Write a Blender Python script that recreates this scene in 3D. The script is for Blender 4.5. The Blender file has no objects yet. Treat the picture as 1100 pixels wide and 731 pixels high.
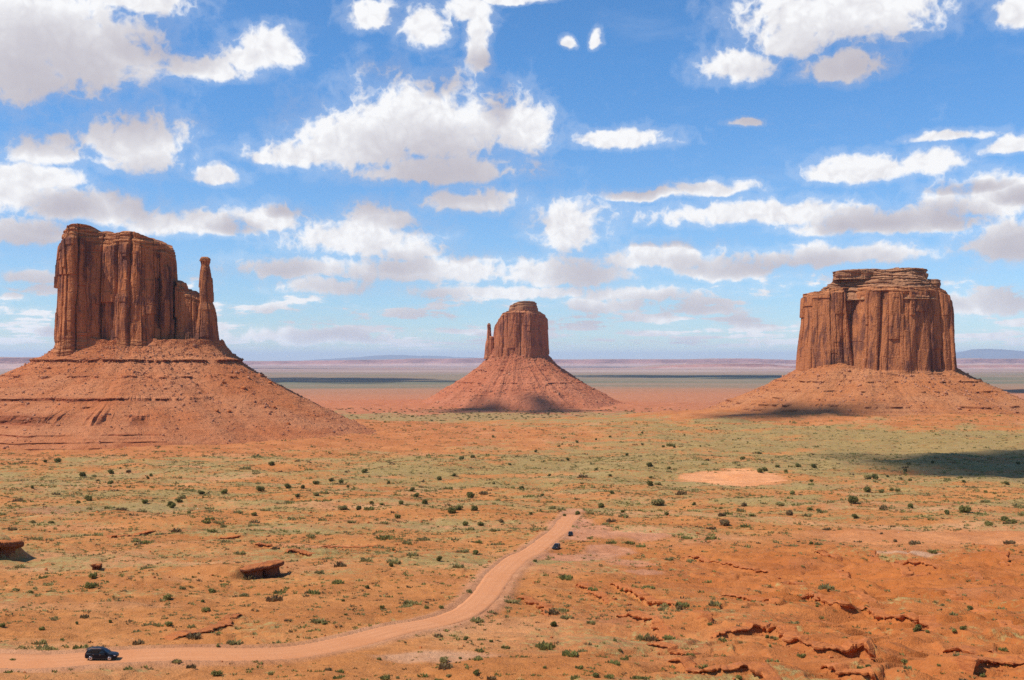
import bpy, bmesh, math, random
import numpy as np
from mathutils import Vector, Matrix, Euler
R_ = math.radians
random.seed(7)
RNG = np.random.default_rng(7)
scene = bpy.context.scene
COL = scene.collection

# ------------------------------------------------------------------ camera, sky, sun, exposure
F = 1179.0                      # focal length in photo pixels (1100 wide)
CAMZ = 160.0                    # eye height above the valley datum
HOR = 386.0                     # photo row of the horizon
cam_d = bpy.data.cameras.new('camera')
cam = bpy.data.objects.new('camera', cam_d)
COL.objects.link(cam)
cam.location = (0, 0, CAMZ)
cam.rotation_euler = (R_(90), 0, 0)
cam_d.sensor_width = 36.0
cam_d.lens = 36.0 * F / 1100.0
cam_d.shift_y = (HOR - 365.5) / 1100.0
cam_d.clip_start = 0.5
cam_d.clip_end = 300000
scene.camera = cam

SUN_EL = 54.0
SUN_H = Vector((-1.0, -0.34, 0)).normalized()      # horizontal direction towards the sun
SUNV = Vector((SUN_H.x * math.cos(R_(SUN_EL)), SUN_H.y * math.cos(R_(SUN_EL)), math.sin(R_(SUN_EL))))
sd = bpy.data.lights.new('sun', 'SUN')
sd.energy = 4.8
sd.angle = R_(0.53)
sd.color = (1.0, 0.955, 0.88)
sun = bpy.data.objects.new('sun', sd)
COL.objects.link(sun)
sun.location = (-400, 0, 900)
sun.rotation_euler = SUNV.to_track_quat('Z', 'Y').to_euler()

vs = scene.view_settings
vs.view_transform = 'Standard'
vs.look = 'None'
vs.exposure = 0.12
vs.gamma = 1.0
vs.use_curve_mapping = False
scene.render.engine = 'CYCLES'
cy = scene.cycles
cy.use_denoising = False
cy.use_adaptive_sampling = True
cy.adaptive_threshold = 0.012
cy.adaptive_min_samples = 24
cy.max_bounces = 6
cy.diffuse_bounces = 3
cy.glossy_bounces = 2
cy.transmission_bounces = 2
cy.volume_bounces = 1
cy.transparent_max_bounces = 16
cy.caustics_reflective = False
cy.caustics_refractive = False

# ---- node helpers
class NT:
    def __init__(s, tree):
        s.t = tree
    def n(s, kind, **kw):
        nd = s.t.nodes.new(kind)
        for k, v in kw.items():
            setattr(nd, k, v)
        return nd
    def put(s, sock, v):
        if isinstance(v, bpy.types.NodeSocket):
            s.t.links.new(v, sock)
        elif v is not None:
            sock.default_value = v
    def math(s, op, a, b=None, c=None, clamp=False):
        nd = s.n('ShaderNodeMath', operation=op, use_clamp=clamp)
        for i, v in enumerate((a, b, c)):
            s.put(nd.inputs[i], v)
        return nd.outputs[0]
    def vec(s, op, a, b=None, c=None):
        nd = s.n('ShaderNodeVectorMath', operation=op)
        for i, v in enumerate((a, b, c)):
            if v is not None:
                s.put(nd.inputs[i], v)
        return nd.outputs['Value'] if op in ('LENGTH', 'DOT_PRODUCT', 'DISTANCE') else nd.outputs[0]
    def noise(s, vec, scale, detail=4, rough=0.55, dist=0.0, color=False, lac=2.0):
        nd = s.n('ShaderNodeTexNoise')
        s.put(nd.inputs['Vector'], vec)
        nd.inputs['Scale'].default_value = scale
        nd.inputs['Detail'].default_value = detail
        nd.inputs['Roughness'].default_value = rough
        nd.inputs['Lacunarity'].default_value = lac
        nd.inputs['Distortion'].default_value = dist
        return nd.outputs['Color'] if color else nd.outputs[0]
    def ramp(s, fac, lo, hi, a=0.0, b=1.0, smooth=True):
        nd = s.n('ShaderNodeMapRange')
        nd.interpolation_type = 'SMOOTHSTEP' if smooth else 'LINEAR'
        s.put(nd.inputs[0], fac)
        for i, v in enumerate((lo, hi, a, b)):
            s.put(nd.inputs[i + 1], v)
        return nd.outputs[0]
    def mix(s, fac, a, b, blend='MIX'):
        nd = s.n('ShaderNodeMix', data_type='RGBA', blend_type=blend)
        s.put(nd.inputs[0], fac)
        s.put(nd.inputs[6], a if isinstance(a, bpy.types.NodeSocket) else (tuple(a) + (1,))[:4])
        s.put(nd.inputs[7], b if isinstance(b, bpy.types.NodeSocket) else (tuple(b) + (1,))[:4])
        return nd.outputs[2]

def px_az(px): return math.degrees(math.atan2(px - 550.0, F))
def px_el(px, py): return math.degrees(math.atan2(HOR - py, math.hypot(F, px - 550.0)))

# cumulus: (photo x, y of the middle, half width, half height) -> azimuth/elevation in degrees
CLOUDS = [
 (40,45,125,85),(120,62,62,55),(150,-5,70,36),(20,80,70,40),
 (290,55,42,28),(225,76,55,18),(268,66,40,20),
 (145,158,62,44),(235,190,30,13),(110,150,30,24),
 (10,205,60,34),(52,166,46,22),(100,226,80,24),(15,250,60,20),(30,190,60,16),
 (215,243,90,18),(285,236,52,20),
 (455,140,118,62),(390,160,90,42),(560,140,46,38),(315,168,56,20),(470,185,110,22),(285,170,26,12),
 (507,217,66,17),(385,258,92,28),(408,236,44,22),(330,290,100,16),(440,270,44,18),
 (613,246,50,38),(455,292,120,22),(605,296,85,24),(715,280,95,20),(550,316,130,11),(345,308,60,13),(780,292,60,14),
 (400,18,36,26),(455,33,32,28),(515,50,18,54),(505,12,30,18),(545,0,50,8),
 (668,150,66,15),(640,44,9,13),(608,47,8,8),
 (790,75,48,24),(905,18,118,46),(905,76,50,22),(850,45,50,26),
 (1092,18,26,24),(1082,157,34,12),(1020,147,46,8),
 (930,185,70,20),(1000,178,46,20),(890,190,32,16),
 (820,232,140,18),(760,205,60,10),(950,240,120,18),(1070,215,70,30),(1090,262,60,34),
 (900,277,120,17),(800,133,22,6),(700,210,60,9),
 (330,362,110,13),(15,319,16,7),(40,299,26,8),(650,330,60,12),(1060,330,70,16),(760,335,60,10),(690,318,90,12),
]
world = bpy.data.worlds.new('World')
scene.world = world
world.use_nodes = True
wt = world.node_tree
wt.nodes.clear()
W = NT(wt)
tc = W.n('ShaderNodeTexCoord')
sky = W.n('ShaderNodeTexSky', sky_type='NISHITA')
sky.sun_disc = False
sky.sun_elevation = R_(SUN_EL)
sky.sun_rotation = math.atan2(SUN_H.x, SUN_H.y)
sky.altitude = 1700
sky.air_density = 1.0
sky.dust_density = 0.3
sky.ozone_density = 1.6

def blob_field(G, Q):
    """distance-like field of the cumulus list: 1 in the heart of a cloud, falling below 0 outside"""
    acc = None
    for (cx, cyy, rx, ry) in CLOUDS:
        ca, ce = px_az(cx), px_el(cx, cyy)
        ra, re = rx / F * 57.3, ry / F * 57.3
        q = G.vec('MULTIPLY_ADD', Q, (1 / ra, 1 / re, 0), (-ca / ra, -ce / re, 0))
        q = G.vec('MAXIMUM', q, G.vec('MULTIPLY', q, (-1, -1.55, 0)))
        l = G.vec('DOT_PRODUCT', q, q)
        acc = l if acc is None else G.math('MINIMUM', acc, l)
    return G.math('SUBTRACT', 1.0, G.math('SQRT', acc))
def puff_noise(G, P, Q, fine):
    f1 = G.math('SUBTRACT', G.noise(P, 0.55, 7 if fine else 3, 0.54), 0.5)
    bil = G.noise(Q, 0.95, 4 if fine else 2, 0.52)
    bil = G.math('SUBTRACT', 0.32, G.math('ABSOLUTE', G.math('MULTIPLY_ADD', bil, 2.2, -1.1)))
    return G.math('MULTIPLY_ADD', bil, 0.80, G.math('MULTIPLY', f1, 1.25))
sp = W.n('ShaderNodeSeparateXYZ')
W.put(sp.inputs[0], tc.outputs['Generated'])
az = W.math('MULTIPLY', W.math('ARCTAN2', sp.outputs[0], sp.outputs[1]), 57.29578)
el = W.math('MULTIPLY', W.math('ARCSINE', sp.outputs[2]), 57.29578)
cb = W.n('ShaderNodeCombineXYZ')
W.put(cb.inputs[0], az)
W.put(cb.inputs[1], el)
P = cb.outputs[0]
w1 = W.vec('SUBTRACT', W.noise(P, 0.42, 4, 0.55, color=True), (0.5, 0.5, 0.5))
Q = W.vec('MULTIPLY_ADD', w1, (1.5, 1.0, 0), P)
# fields of small clouds crowding towards the horizon
elp = W.math('MAXIMUM', el, 0.05)
cb = W.n('ShaderNodeCombineXYZ')
W.put(cb.inputs[0], W.math('MULTIPLY', az, 0.28))
W.put(cb.inputs[1], W.math('MULTIPLY', W.math('LOGARITHM', elp, 2.718), 3.3))
cb.inputs[2].default_value = 3.7
hz = W.noise(cb.outputs[0], 1.0, 5, 0.6)
band = W.math('MULTIPLY', W.ramp(elp, 0.15, 0.9), W.ramp(elp, 6.5, 2.2))
hb = W.math('MULTIPLY', W.ramp(hz, 0.40, 0.62, 0.0, 1.0, False), band)
B0 = W.math('MAXIMUM', blob_field(W, Q), W.math('SUBTRACT', W.math('MULTIPLY', hb, 1.35), 0.60))
B0 = W.math('MAXIMUM', B0, -1.2)
B2 = blob_field(W, W.vec('ADD', Q, (-0.9, 2.5, 0)))
N0 = puff_noise(W, P, Q, True)
OFF = (-0.36, 0.62, 0)
N1 = puff_noise(W, W.vec('ADD', P, OFF), W.vec('ADD', Q, OFF), False)
NL = puff_noise(W, P, Q, False)
D0 = W.math('ADD', B0, N0)
alpha = W.ramp(D0, 0.10, 0.60)
veil = W.noise(W.vec('MULTIPLY', Q, (0.10, 0.34, 1)), 1.0, 4, 0.58)
thin = W.math('MAXIMUM', W.ramp(D0, -0.30, 0.25, 0.0, 0.16), W.ramp(veil, 0.52, 0.82, 0.0, 0.12))
B1 = W.math('MULTIPLY_ADD', W.math('SUBTRACT', B2, B0), 0.34, B0)
T1 = W.math('MAXIMUM', W.math('ADD', B1, N1), 0.0)
T2 = W.math('MAXIMUM', W.math('MULTIPLY_ADD', NL, 0.35, B2), 0.0)
tau = W.math('MULTIPLY_ADD', T2, 1.7, W.math('MULTIPLY', T1, 0.26))
tau = W.math('MULTIPLY_ADD', W.math('SUBTRACT', N1, NL), 0.50, tau)
tau = W.math('MULTIPLY_ADD', W.math('SUBTRACT', NL, N0), 0.16, tau)
lit = W.math('EXPONENT', W.math('MULTIPLY', W.math('MAXIMUM', tau, 0.0), -1.35))
ccol = W.mix(lit, (4.7, 4.45, 5.0), (8.9, 8.95, 9.1))
# clouds lose contrast with the air in front of them towards the horizon
hsoft = W.ramp(el, 0.0, 7.0, 0.35, 0.0, False)
ccol = W.mix(hsoft, ccol, (7.6, 8.1, 8.8))
alpha = W.math('MULTIPLY', W.math('MAXIMUM', alpha, thin), W.ramp(el, 0.0, 1.2, 0.45, 1.0))
skyc = W.mix(1.0, sky.outputs[0], W.mix(W.ramp(el, 1.0, 15.0, 0.0, 1.0, False), (0.84, 1.0, 1.20), (0.64, 1.13, 1.50)), 'MULTIPLY')
final = W.mix(alpha, skyc, ccol)
bg = W.n('ShaderNodeBackground')
bg.inputs['Strength'].default_value = 0.10
W.put(bg.inputs['Color'], final)
wo = W.n('ShaderNodeOutputWorld')
wt.links.new(bg.outputs[0], wo.inputs['Surface'])
world.cycles.sampling_method = 'MANUAL'
world.cycles.sample_map_resolution = 512

# ------------------------------------------------------------------ numpy noise
def _hash(ix, iy, seed):
    h = (ix.astype(np.int64) * 374761393 + iy.astype(np.int64) * 668265263 + seed * 1442695041) & 0xFFFFFFFF
    h = ((h ^ (h >> 13)) * 1274126177) & 0xFFFFFFFF
    h = h ^ (h >> 16)
    return (h & 0xFFFFFF) / float(0x1000000)
def rnd1(i, seed):
    i = np.asarray(i)
    return _hash(i, np.zeros_like(i), seed)
def vnoise(x, y, seed=0):
    """gradient noise, about -1..1"""
    x, y = np.broadcast_arrays(np.asarray(x, float), np.asarray(y, float))
    ix = np.floor(x).astype(np.int64); iy = np.floor(y).astype(np.int64)
    fx = x - ix; fy = y - iy
    u = fx * fx * fx * (fx * (fx * 6 - 15) + 10); v = fy * fy * fy * (fy * (fy * 6 - 15) + 10)
    def gr(a, b):
        t = _hash(ix + a, iy + b, seed) * 6.2831853
        return np.cos(t) * (fx - a) + np.sin(t) * (fy - b)
    n0 = gr(0, 0) * (1 - u) + gr(1, 0) * u
    n1 = gr(0, 1) * (1 - u) + gr(1, 1) * u
    return (n0 * (1 - v) + n1 * v) * 1.5
def fbm(x, y, seed=0, oct=4, gain=0.5):
    s = 0; a = 1.0; t = 0
    for o in range(oct):
        s = s + a * vnoise(x * 2 ** o, y * 2 ** o, seed + o * 17)
        t += a; a *= gain
    return s / t
def smooth(a, b, x):
    t = np.clip((x - a) / (b - a), 0, 1)
    return t * t * (3 - 2 * t)

# ------------------------------------------------------------------ building helpers
def tag(o, label=None, cat=None, group=None, kind=None):
    if label: o['label'] = label
    if cat: o['category'] = cat
    if group: o['group'] = group
    if kind: o['kind'] = kind
    return o
def link(o, parent=None):
    COL.objects.link(o)
    if parent is not None:
        o.parent = parent
    return o
def mesh_np(name, verts, faces, mats=(), smooth_=True, uniform=4):
    """verts (n,3); faces (m,k) array or list of such arrays"""
    me = bpy.data.meshes.new(name)
    V = np.asarray(verts, np.float32)
    fl = faces if isinstance(faces, list) else [faces]
    fl = [np.asarray(f, np.int32) for f in fl if len(f)]
    me.vertices.add(len(V))
    me.vertices.foreach_set('co', V.ravel())
    loops = np.concatenate([f.ravel() for f in fl])
    tot = np.concatenate([np.full(len(f), f.shape[1], np.int32) for f in fl])
    start = np.concatenate([[0], np.cumsum(tot)[:-1]]).astype(np.int32)
    me.loops.add(len(loops))
    me.loops.foreach_set('vertex_index', loops)
    me.polygons.add(len(tot))
    me.polygons.foreach_set('loop_start', start)
    me.polygons.foreach_set('loop_total', tot)
    me.polygons.foreach_set('use_smooth', np.full(len(tot), smooth_, bool))
    for m in mats:
        me.materials.append(m)
    me.update(calc_edges=True)
    return me
def obj_np(name, verts, faces, mats=(), parent=None, smooth_=True):
    o = bpy.data.objects.new(name, mesh_np(name, verts, faces, mats, smooth_))
    return link(o, parent)
def empty(name, loc=(0, 0, 0), rz=0.0):
    o = bpy.data.objects.new(name, None)
    o.location = loc
    o.rotation_euler = (0, 0, rz)
    o.empty_display_size = 1
    return link(o)
def grid_faces(nr, nc, wrap=False, flip=False):
    c = nc if wrap else nc - 1
    i = np.arange(nr - 1)[:, None] * nc
    j = np.arange(c)[None, :]
    j2 = (j + 1) % nc
    f = np.stack([i + j, i + j2, i + nc + j2, i + nc + j], -1).reshape(-1, 4)
    return f[:, ::-1] if flip else f
def set_col(me, rgb, name='Col'):
    a = me.color_attributes.new(name, 'FLOAT_COLOR', 'POINT')
    c = np.ones((len(me.vertices), 4), np.float32)
    c[:, :3] = rgb
    a.data.foreach_set('color', c.ravel())
def set_float(me, val, name):
    a = me.attributes.new(name, 'FLOAT', 'POINT')
    a.data.foreach_set('value', np.asarray(val, np.float32))

# ------------------------------------------------------------------ materials
def mat(name):
    m = bpy.data.materials.new(name)
    m.use_nodes = True
    m.node_tree.nodes.clear()
    N = NT(m.node_tree)
    out = N.n('ShaderNodeOutputMaterial')
    b = N.n('ShaderNodeBsdfPrincipled')
    m.node_tree.links.new(b.outputs[0], out.inputs['Surface'])
    return m, N, b
def pos(N):
    return N.n('ShaderNodeNewGeometry').outputs['Position']
def bump(N, b, h, strength, dist):
    nd = N.n('ShaderNodeBump')
    nd.inputs['Strength'].default_value = strength
    nd.inputs['Distance'].default_value = dist
    N.put(nd.inputs['Height'], h)
    N.put(b.inputs['Normal'], nd.outputs[0])
def simple(name, col, rough=0.5, metal=0.0, coat=0.0, spec=0.5):
    m, N, b = mat(name)
    n = N.noise(pos(N), 3.0, 3)
    c = N.mix(n, tuple(x * 0.85 for x in col), tuple(x * 1.1 for x in col))
    N.put(b.inputs['Base Color'], c)
    b.inputs['Roughness'].default_value = rough
    b.inputs['Metallic'].default_value = metal
    b.inputs['Coat Weight'].default_value = coat
    b.inputs['Specular IOR Level'].default_value = spec
    return m

def ground_material():
    m, N, b = mat('desert_ground')
    p = pos(N)
    at = N.n('ShaderNodeAttribute', attribute_name='Col').outputs['Color']
    sg = N.n('ShaderNodeAttribute', attribute_name='sage').outputs['Fac']
    n1 = N.noise(p, 0.035, 6, 0.62)
    n2 = N.noise(p, 0.35, 6, 0.65)
    n3 = N.noise(p, 2.2, 4, 0.7)
    c = N.mix(N.ramp(n1, 0.3, 0.7), N.mix(1.0, at, (0.86, 0.80, 0.74), 'MULTIPLY'), N.mix(1.0, at, (1.08, 1.12, 1.14), 'MULTIPLY'))
    c = N.mix(N.ramp(n2, 0.35, 0.72, 0.0, 0.5), c, N.mix(1.0, c, (0.66, 0.60, 0.54), 'MULTIPLY'))
    c = N.mix(N.ramp(n3, 0.56, 0.72, 0.0, 0.5), c, N.mix(1.0, c, (0.62, 0.62, 0.62), 'MULTIPLY'))
    # dry grass and sage leaves covering part of the soil
    g1 = N.noise(N.vec('MULTIPLY', p, (1, 1, 0.3)), 0.55, 7, 0.72)
    g2 = N.noise(p, 0.06, 4, 0.6)
    cov = N.math('MULTIPLY_ADD', g2, 0.5, g1)
    thr = N.math('MULTIPLY_ADD', sg, -0.40, 1.00)
    cov = N.ramp(N.math('SUBTRACT', cov, thr), -0.06, 0.13)
    gc = N.mix(N.ramp(g2, 0.35, 0.65), (0.33, 0.262, 0.098), (0.46, 0.33, 0.12))
    gc = N.mix(N.ramp(g1, 0.45, 0.7), N.mix(1.0, gc, (0.6, 0.62, 0.6), 'MULTIPLY'), gc)
    c = N.mix(N.math('MULTIPLY', cov, 0.80), c, gc)
    N.put(b.inputs['Base Color'], c)
    b.inputs['Roughness'].default_value = 0.95
    b.inputs['Specular IOR Level'].default_value = 0.1
    h = N.math('MULTIPLY_ADD', n2, 0.6, N.math('MULTIPLY', n3, 0.22))
    bump(N, b, h, 0.9, 1.4)
    return m
M_GROUND = ground_material()

def road_material():
    m, N, b = mat('dirt_road')
    p = pos(N)
    n1 = N.noise(p, 0.12, 5, 0.6)
    n2 = N.noise(p, 1.6, 4, 0.7)
    at = N.n('ShaderNodeAttribute', attribute_name='rut').outputs['Fac']
    c = N.mix(N.ramp(n1, 0.3, 0.7), (0.545, 0.215, 0.086), (0.61, 0.265, 0.118))
    c = N.mix(N.ramp(n2, 0.5, 0.8, 0, 0.4), c, (0.47, 0.215, 0.105))
    c = N.mix(N.math('MULTIPLY', at, N.ramp(n1, 0.3, 0.75, 0.0, 0.6)), c, (0.46, 0.175, 0.07))
    N.put(b.inputs['Base Color'], c)
    b.inputs['Roughness'].default_value = 0.95
    b.inputs['Specular IOR Level'].default_value = 0.1
    bump(N, b, n2, 0.3, 0.3)
    return m
M_ROAD = road_material()

def cliff_material(name, base, dark, light, sc=1.0, varnish=0.5):
    """sandstone wall: vertical desert varnish, fresh orange scars, bedding near the lithology bands (attribute 'bed')"""
    m, N, b = mat(name)
    p = pos(N)
    wob = N.noise(p, 0.02 * sc, 3, 0.5, color=True)
    pw = N.vec('MULTIPLY_ADD', wob, (24 / sc, 24 / sc, 8 / sc), p)
    streak = N.noise(N.vec('MULTIPLY', pw, (1, 1, 0.09)), 0.11 * sc, 6, 0.62)
    big = N.noise(N.vec('MULTIPLY', pw, (1, 1, 0.45)), 0.030 * sc, 5, 0.6)
    fine = N.noise(N.vec('MULTIPLY', p, (1, 1, 0.35)), 0.5 * sc, 6, 0.7)
    bedn = N.noise(N.vec('MULTIPLY', p, (0.05, 0.05, 1)), 0.42 * sc, 4, 0.6)
    bed = N.n('ShaderNodeAttribute', attribute_name='bed').outputs['Fac']
    v = N.math('MULTIPLY_ADD', big, 0.9, N.math('MULTIPLY', streak, 0.8))
    c = N.mix(N.ramp(v, 0.92 - varnish * 0.15, 1.10 - varnish * 0.15), base, dark)
    c = N.mix(N.ramp(v, 0.74, 0.56, 0, 0.85), c, light)
    c = N.mix(N.ramp(fine, 0.4, 0.75, 0, 0.55), c, N.mix(1.0, c, (0.55, 0.5, 0.5), 'MULTIPLY'))
    lay = N.ramp(bedn, 0.40, 0.62)
    cb_ = N.mix(lay, tuple(x * 0.55 for x in base), tuple(x * 1.05 for x in light))
    c = N.mix(N.math('MULTIPLY', bed, 0.75), c, cb_)
    N.put(b.inputs['Base Color'], c)
    b.inputs['Roughness'].default_value = 0.92
    b.inputs['Specular IOR Level'].default_value = 0.15
    h = N.math('MULTIPLY_ADD', fine, 0.7, N.math('MULTIPLY', streak, 0.9))
    h = N.math('MULTIPLY_ADD', N.math('MULTIPLY', bed, bedn), 0.8, h)
    bump(N, b, h, 1.0, 3.2 / sc)
    return m
def talus_material(name, base, pale, dark, sc=1.0):
    m, N, b = mat(name)
    p = pos(N)
    bed = N.n('ShaderNodeAttribute', attribute_name='bed').outputs['Fac']
    big = N.noise(p, 0.012 * sc, 5, 0.6)
    mid = N.noise(N.vec('MULTIPLY', p, (1, 1, 1.6)), 0.09 * sc, 6, 0.68)
    fine = N.noise(p, 0.6 * sc, 6, 0.75)
    lay = N.noise(N.vec('MULTIPLY', p, (0.02, 0.02, 1)), 0.30 * sc, 4, 0.6)
    c = N.mix(N.ramp(big, 0.32, 0.68), base, tuple(0.5 * (x + y) for x, y in zip(base, pale)))
    c = N.mix(N.ramp(mid, 0.50, 0.75, 0, 0.75), c, dark)
    c = N.mix(N.ramp(lay, 0.52, 0.62, 0, 0.45), c, N.mix(1.0, c, (0.72, 0.62, 0.6), 'MULTIPLY'))
    c = N.mix(N.ramp(fine, 0.57, 0.66, 0, 0.7), c, pale)
    c = N.mix(N.ramp(fine, 0.46, 0.36, 0, 0.6), c, N.mix(1.0, c, (0.5, 0.46, 0.46), 'MULTIPLY'))
    c = N.mix(N.math('MULTIPLY', bed, 0.85), c, N.mix(N.ramp(lay, 0.4, 0.6), tuple(x * 0.5 for x in dark), dark))
    N.put(b.inputs['Base Color'], c)
    b.inputs['Roughness'].default_value = 0.95
    b.inputs['Specular IOR Level'].default_value = 0.1
    h = N.math('MULTIPLY_ADD', mid, 1.4, N.math('MULTIPLY', fine, 0.8))
    bump(N, b, h, 1.0, 2.5 / sc)
    return m
def rock_material(name, base, dark, sc=1.0):
    m, N, b = mat(name)
    p = pos(N)
    n = N.noise(p, 0.8 * sc, 6, 0.65)
    l = N.noise(N.vec('MULTIPLY', p, (0.15, 0.15, 1)), 2.4 * sc, 4, 0.6)
    oi = N.n('ShaderNodeObjectInfo').outputs['Random']
    c = N.mix(N.ramp(n, 0.35, 0.7), base, dark)
    c = N.mix(N.ramp(l, 0.5, 0.65, 0, 0.5), c, N.mix(1.0, c, (0.6, 0.55, 0.52), 'MULTIPLY'))
    c = N.mix(N.math('MULTIPLY', oi, 0.35), c, tuple(min(1, x * 1.3) for x in base))
    N.put(b.inputs['Base Color'], c)
    b.inputs['Roughness'].default_value = 0.93
    b.inputs['Specular IOR Level'].default_value = 0.15
    bump(N, b, N.math('MULTIPLY_ADD', l, 0.6, n), 0.9, 0.35 / sc)
    return m
def leaf_material(name, c1, c2, c3):
    m, N, b = mat(name)
    p = pos(N)
    oi = N.n('ShaderNodeObjectInfo').outputs['Random']
    n = N.noise(p, 1.1, 3, 0.6)
    sh = N.n('ShaderNodeAttribute', attribute_name='tint').outputs['Fac']
    c = N.mix(N.ramp(n, 0.35, 0.65), c1, c2)
    c = N.mix(N.math('MULTIPLY', sh, 0.7), c, c3)
    c = N.mix(N.math('MULTIPLY', oi, 0.35), c, (c3[0] * 0.9, c3[1] * 0.75, c3[2] * 0.8))
    N.put(b.inputs['Base Color'], c)
    b.inputs['Roughness'].default_value = 0.8
    b.inputs['Specular IOR Level'].default_value = 0.2
    tr = N.n('ShaderNodeBsdfTranslucent')
    N.put(tr.inputs['Color'], c)
    mx = N.n('ShaderNodeMixShader')
    mx.inputs[0].default_value = 0.42
    m.node_tree.links.new(b.outputs[0], mx.inputs[1])
    m.node_tree.links.new(tr.outputs[0], mx.inputs[2])
    m.node_tree.links.new(mx.outputs[0], [n_ for n_ in m.node_tree.nodes if n_.type == 'OUTPUT_MATERIAL'][0].inputs['Surface'])
    return m

# ------------------------------------------------------------------ terrain heights (relative to the eye, metres)
PROF = np.array([(0, -34), (100, -37), (160, -43.4), (250, -53), (380, -64), (600, -80), (900, -98), (1150, -106), (1300, -110),
                 (1600, -115), (1850, -117), (2000, -122), (2200, -130), (2500, -150), (3300, -150), (5000, -159), (8000, -180), (10000, -190),
                 (20000, -205), (30000, -240), (80000, -250)], float)
WM = (-584.0, 1700.0)           # west butte, the big one on the left
EM = (22.0, 3350.0)             # far butte in the middle
MB = (748.0, 2250.0)            # butte on the right
def base_h(X, Y):
    X = np.asarray(X, float); Y = np.asarray(Y, float)
    Yw = Y + 70 * vnoise(X / 420, Y / 420, 3) * smooth(500, 1400, Y)
    h = np.interp(Yw, PROF[:, 0], PROF[:, 1])
    # the apron of the right butte keeps the bench high there
    ap = np.exp(-(((X - 740) / 640) ** 2 + ((Y - 2150) / 430) ** 2))
    h = h + ap * np.clip(-101 - h, -40, 60)
    apw = np.exp(-(((X + 480) / 430) ** 2 + ((Y - 1700) / 330) ** 2))
    h = h + apw * np.clip(-110 - h, -40, 60) * 0.9
    ape = np.exp(-(((X + 40) / 760) ** 2 + ((Y - 3380) / 430) ** 2))
    h = h + ape * 20 + 6 * np.exp(-(((X + 500) / 500) ** 2 + ((Y - 3700) / 500) ** 2))
    dw = np.hypot((X - WM[0]) / np.where(X > WM[0], 375, 500), (Y - WM[1]) / 425)
    h = h + 3.5 * smooth(1.55, 0.95, dw) * (Y < 2300)
    dm = np.hypot((X - MB[0]) / 385, (Y - MB[1]) / 370)
    h = h + 6 * smooth(1.5, 0.95, dm)
    a = smooth(120, 900, Y)
    far = smooth(2400, 6000, Y)
    h = h + (1.4 + 4.2 * a) * (1 - 0.4 * far) * fbm(X / 130, Y / 100, 5, 3)
    h = h + (1.3 + 1.9 * a) * (1 - far) * fbm(X / 38, Y / 34, 8, 3)
    h = h + far * 16 * fbm(X / 2600, Y / 1400, 11, 4)
    return h
def ray_hit(px, py, hf):
    """ground point seen at photo pixel (px,py)"""
    dx = (px - 550.0) / F; dz = (HOR - py) / F
    ys = np.concatenate([np.arange(90, 700, 1.0), np.arange(700, 6000, 8.0), np.arange(6000, 50000, 80.0)])
    hh = hf(dx * ys, ys)
    below = np.nonzero(dz * ys <= hh)[0]
    k = below[0] if len(below) else len(ys) - 1
    if k > 0:
        a0 = dz * ys[k - 1] - hh[k - 1]; a1 = dz * ys[k] - hh[k]
        t = a0 / (a0 - a1 + 1e-9)
        y = ys[k - 1] + (ys[k] - ys[k - 1]) * min(max(t, 0), 1)
    else:
        y = ys[0]
    return dx * y, y
def path_world(pts, hf):
    return np.array([ray_hit(px, py, hf) for px, py in pts])
def densify(P, step, closed=False):
    """Catmull-Rom through P, then even spacing"""
    P = np.asarray(P, float)
    Q = np.vstack([2 * P[0] - P[1], P, 2 * P[-1] - P[-2]])
    out = []
    for i in range(1, len(Q) - 2):
        t = np.linspace(0, 1, 24, endpoint=False)[:, None]
        p0, p1, p2, p3 = Q[i - 1], Q[i], Q[i + 1], Q[i + 2]
        out.append(0.5 * (2 * p1 + (p2 - p0) * t + (2 * p0 - 5 * p1 + 4 * p2 - p3) * t ** 2 + (3 * p1 - p0 - 3 * p2 + p3) * t ** 3))
    out = np.vstack(out + [P[-1:]])
    s = np.concatenate([[0], np.cumsum(np.linalg.norm(np.diff(out, axis=0), axis=1))])
    n = max(2, int(s[-1] / step) + 1)
    t = np.linspace(0, s[-1], n)
    return np.stack([np.interp(t, s, out[:, k]) for k in range(out.shape[1])], -1)
def nearest(X, Y, P, chunk=40000):
    """distance, index and signed side of the closest vertex of polyline P"""
    X = X.ravel(); Y = Y.ravel()
    d = np.empty(len(X)); idx = np.empty(len(X), int)
    for a in range(0, len(X), chunk):
        q = (X[a:a + chunk, None] - P[None, :, 0]) ** 2 + (Y[a:a + chunk, None] - P[None, :, 1]) ** 2
        k = q.argmin(1)
        idx[a:a + chunk] = k
        d[a:a + chunk] = np.sqrt(q[np.arange(len(k)), k])
    return d, idx

# dirt road: photo pixels down its middle
ROAD_PX = [(-60, 706), (-10, 707), (50, 707), (120, 706), (200, 706), (265, 703), (325, 695), (385, 685), (430, 677), (470, 668), (500, 657),
           (520, 642), (531, 627), (541, 613), (556, 602), (574, 591), (590, 580), (601, 569), (607, 562), (612, 555), (615, 549)]
road_c = densify(path_world(ROAD_PX, base_h), 1.5)
road_h = base_h(road_c[:, 0], road_c[:, 1])
kk = np.ones(41) / 41
road_h = np.convolve(np.pad(road_h, 20, mode='edge'), kk, 'valid')
ROAD_W = 3.75
road_hw = ROAD_W * (1 - 0.6 * smooth(0.93, 1.0, np.arange(len(road_c)) / len(road_c))) * (1 + 0.18 * smooth(0.45, 0.75, np.arange(len(road_c)) / len(road_c)) + 0.10 * np.sin(np.arange(len(road_c)) / 17.0)) + 0.9 * smooth(0.8, 1.0, np.arange(len(road_c)) / len(road_c))
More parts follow.
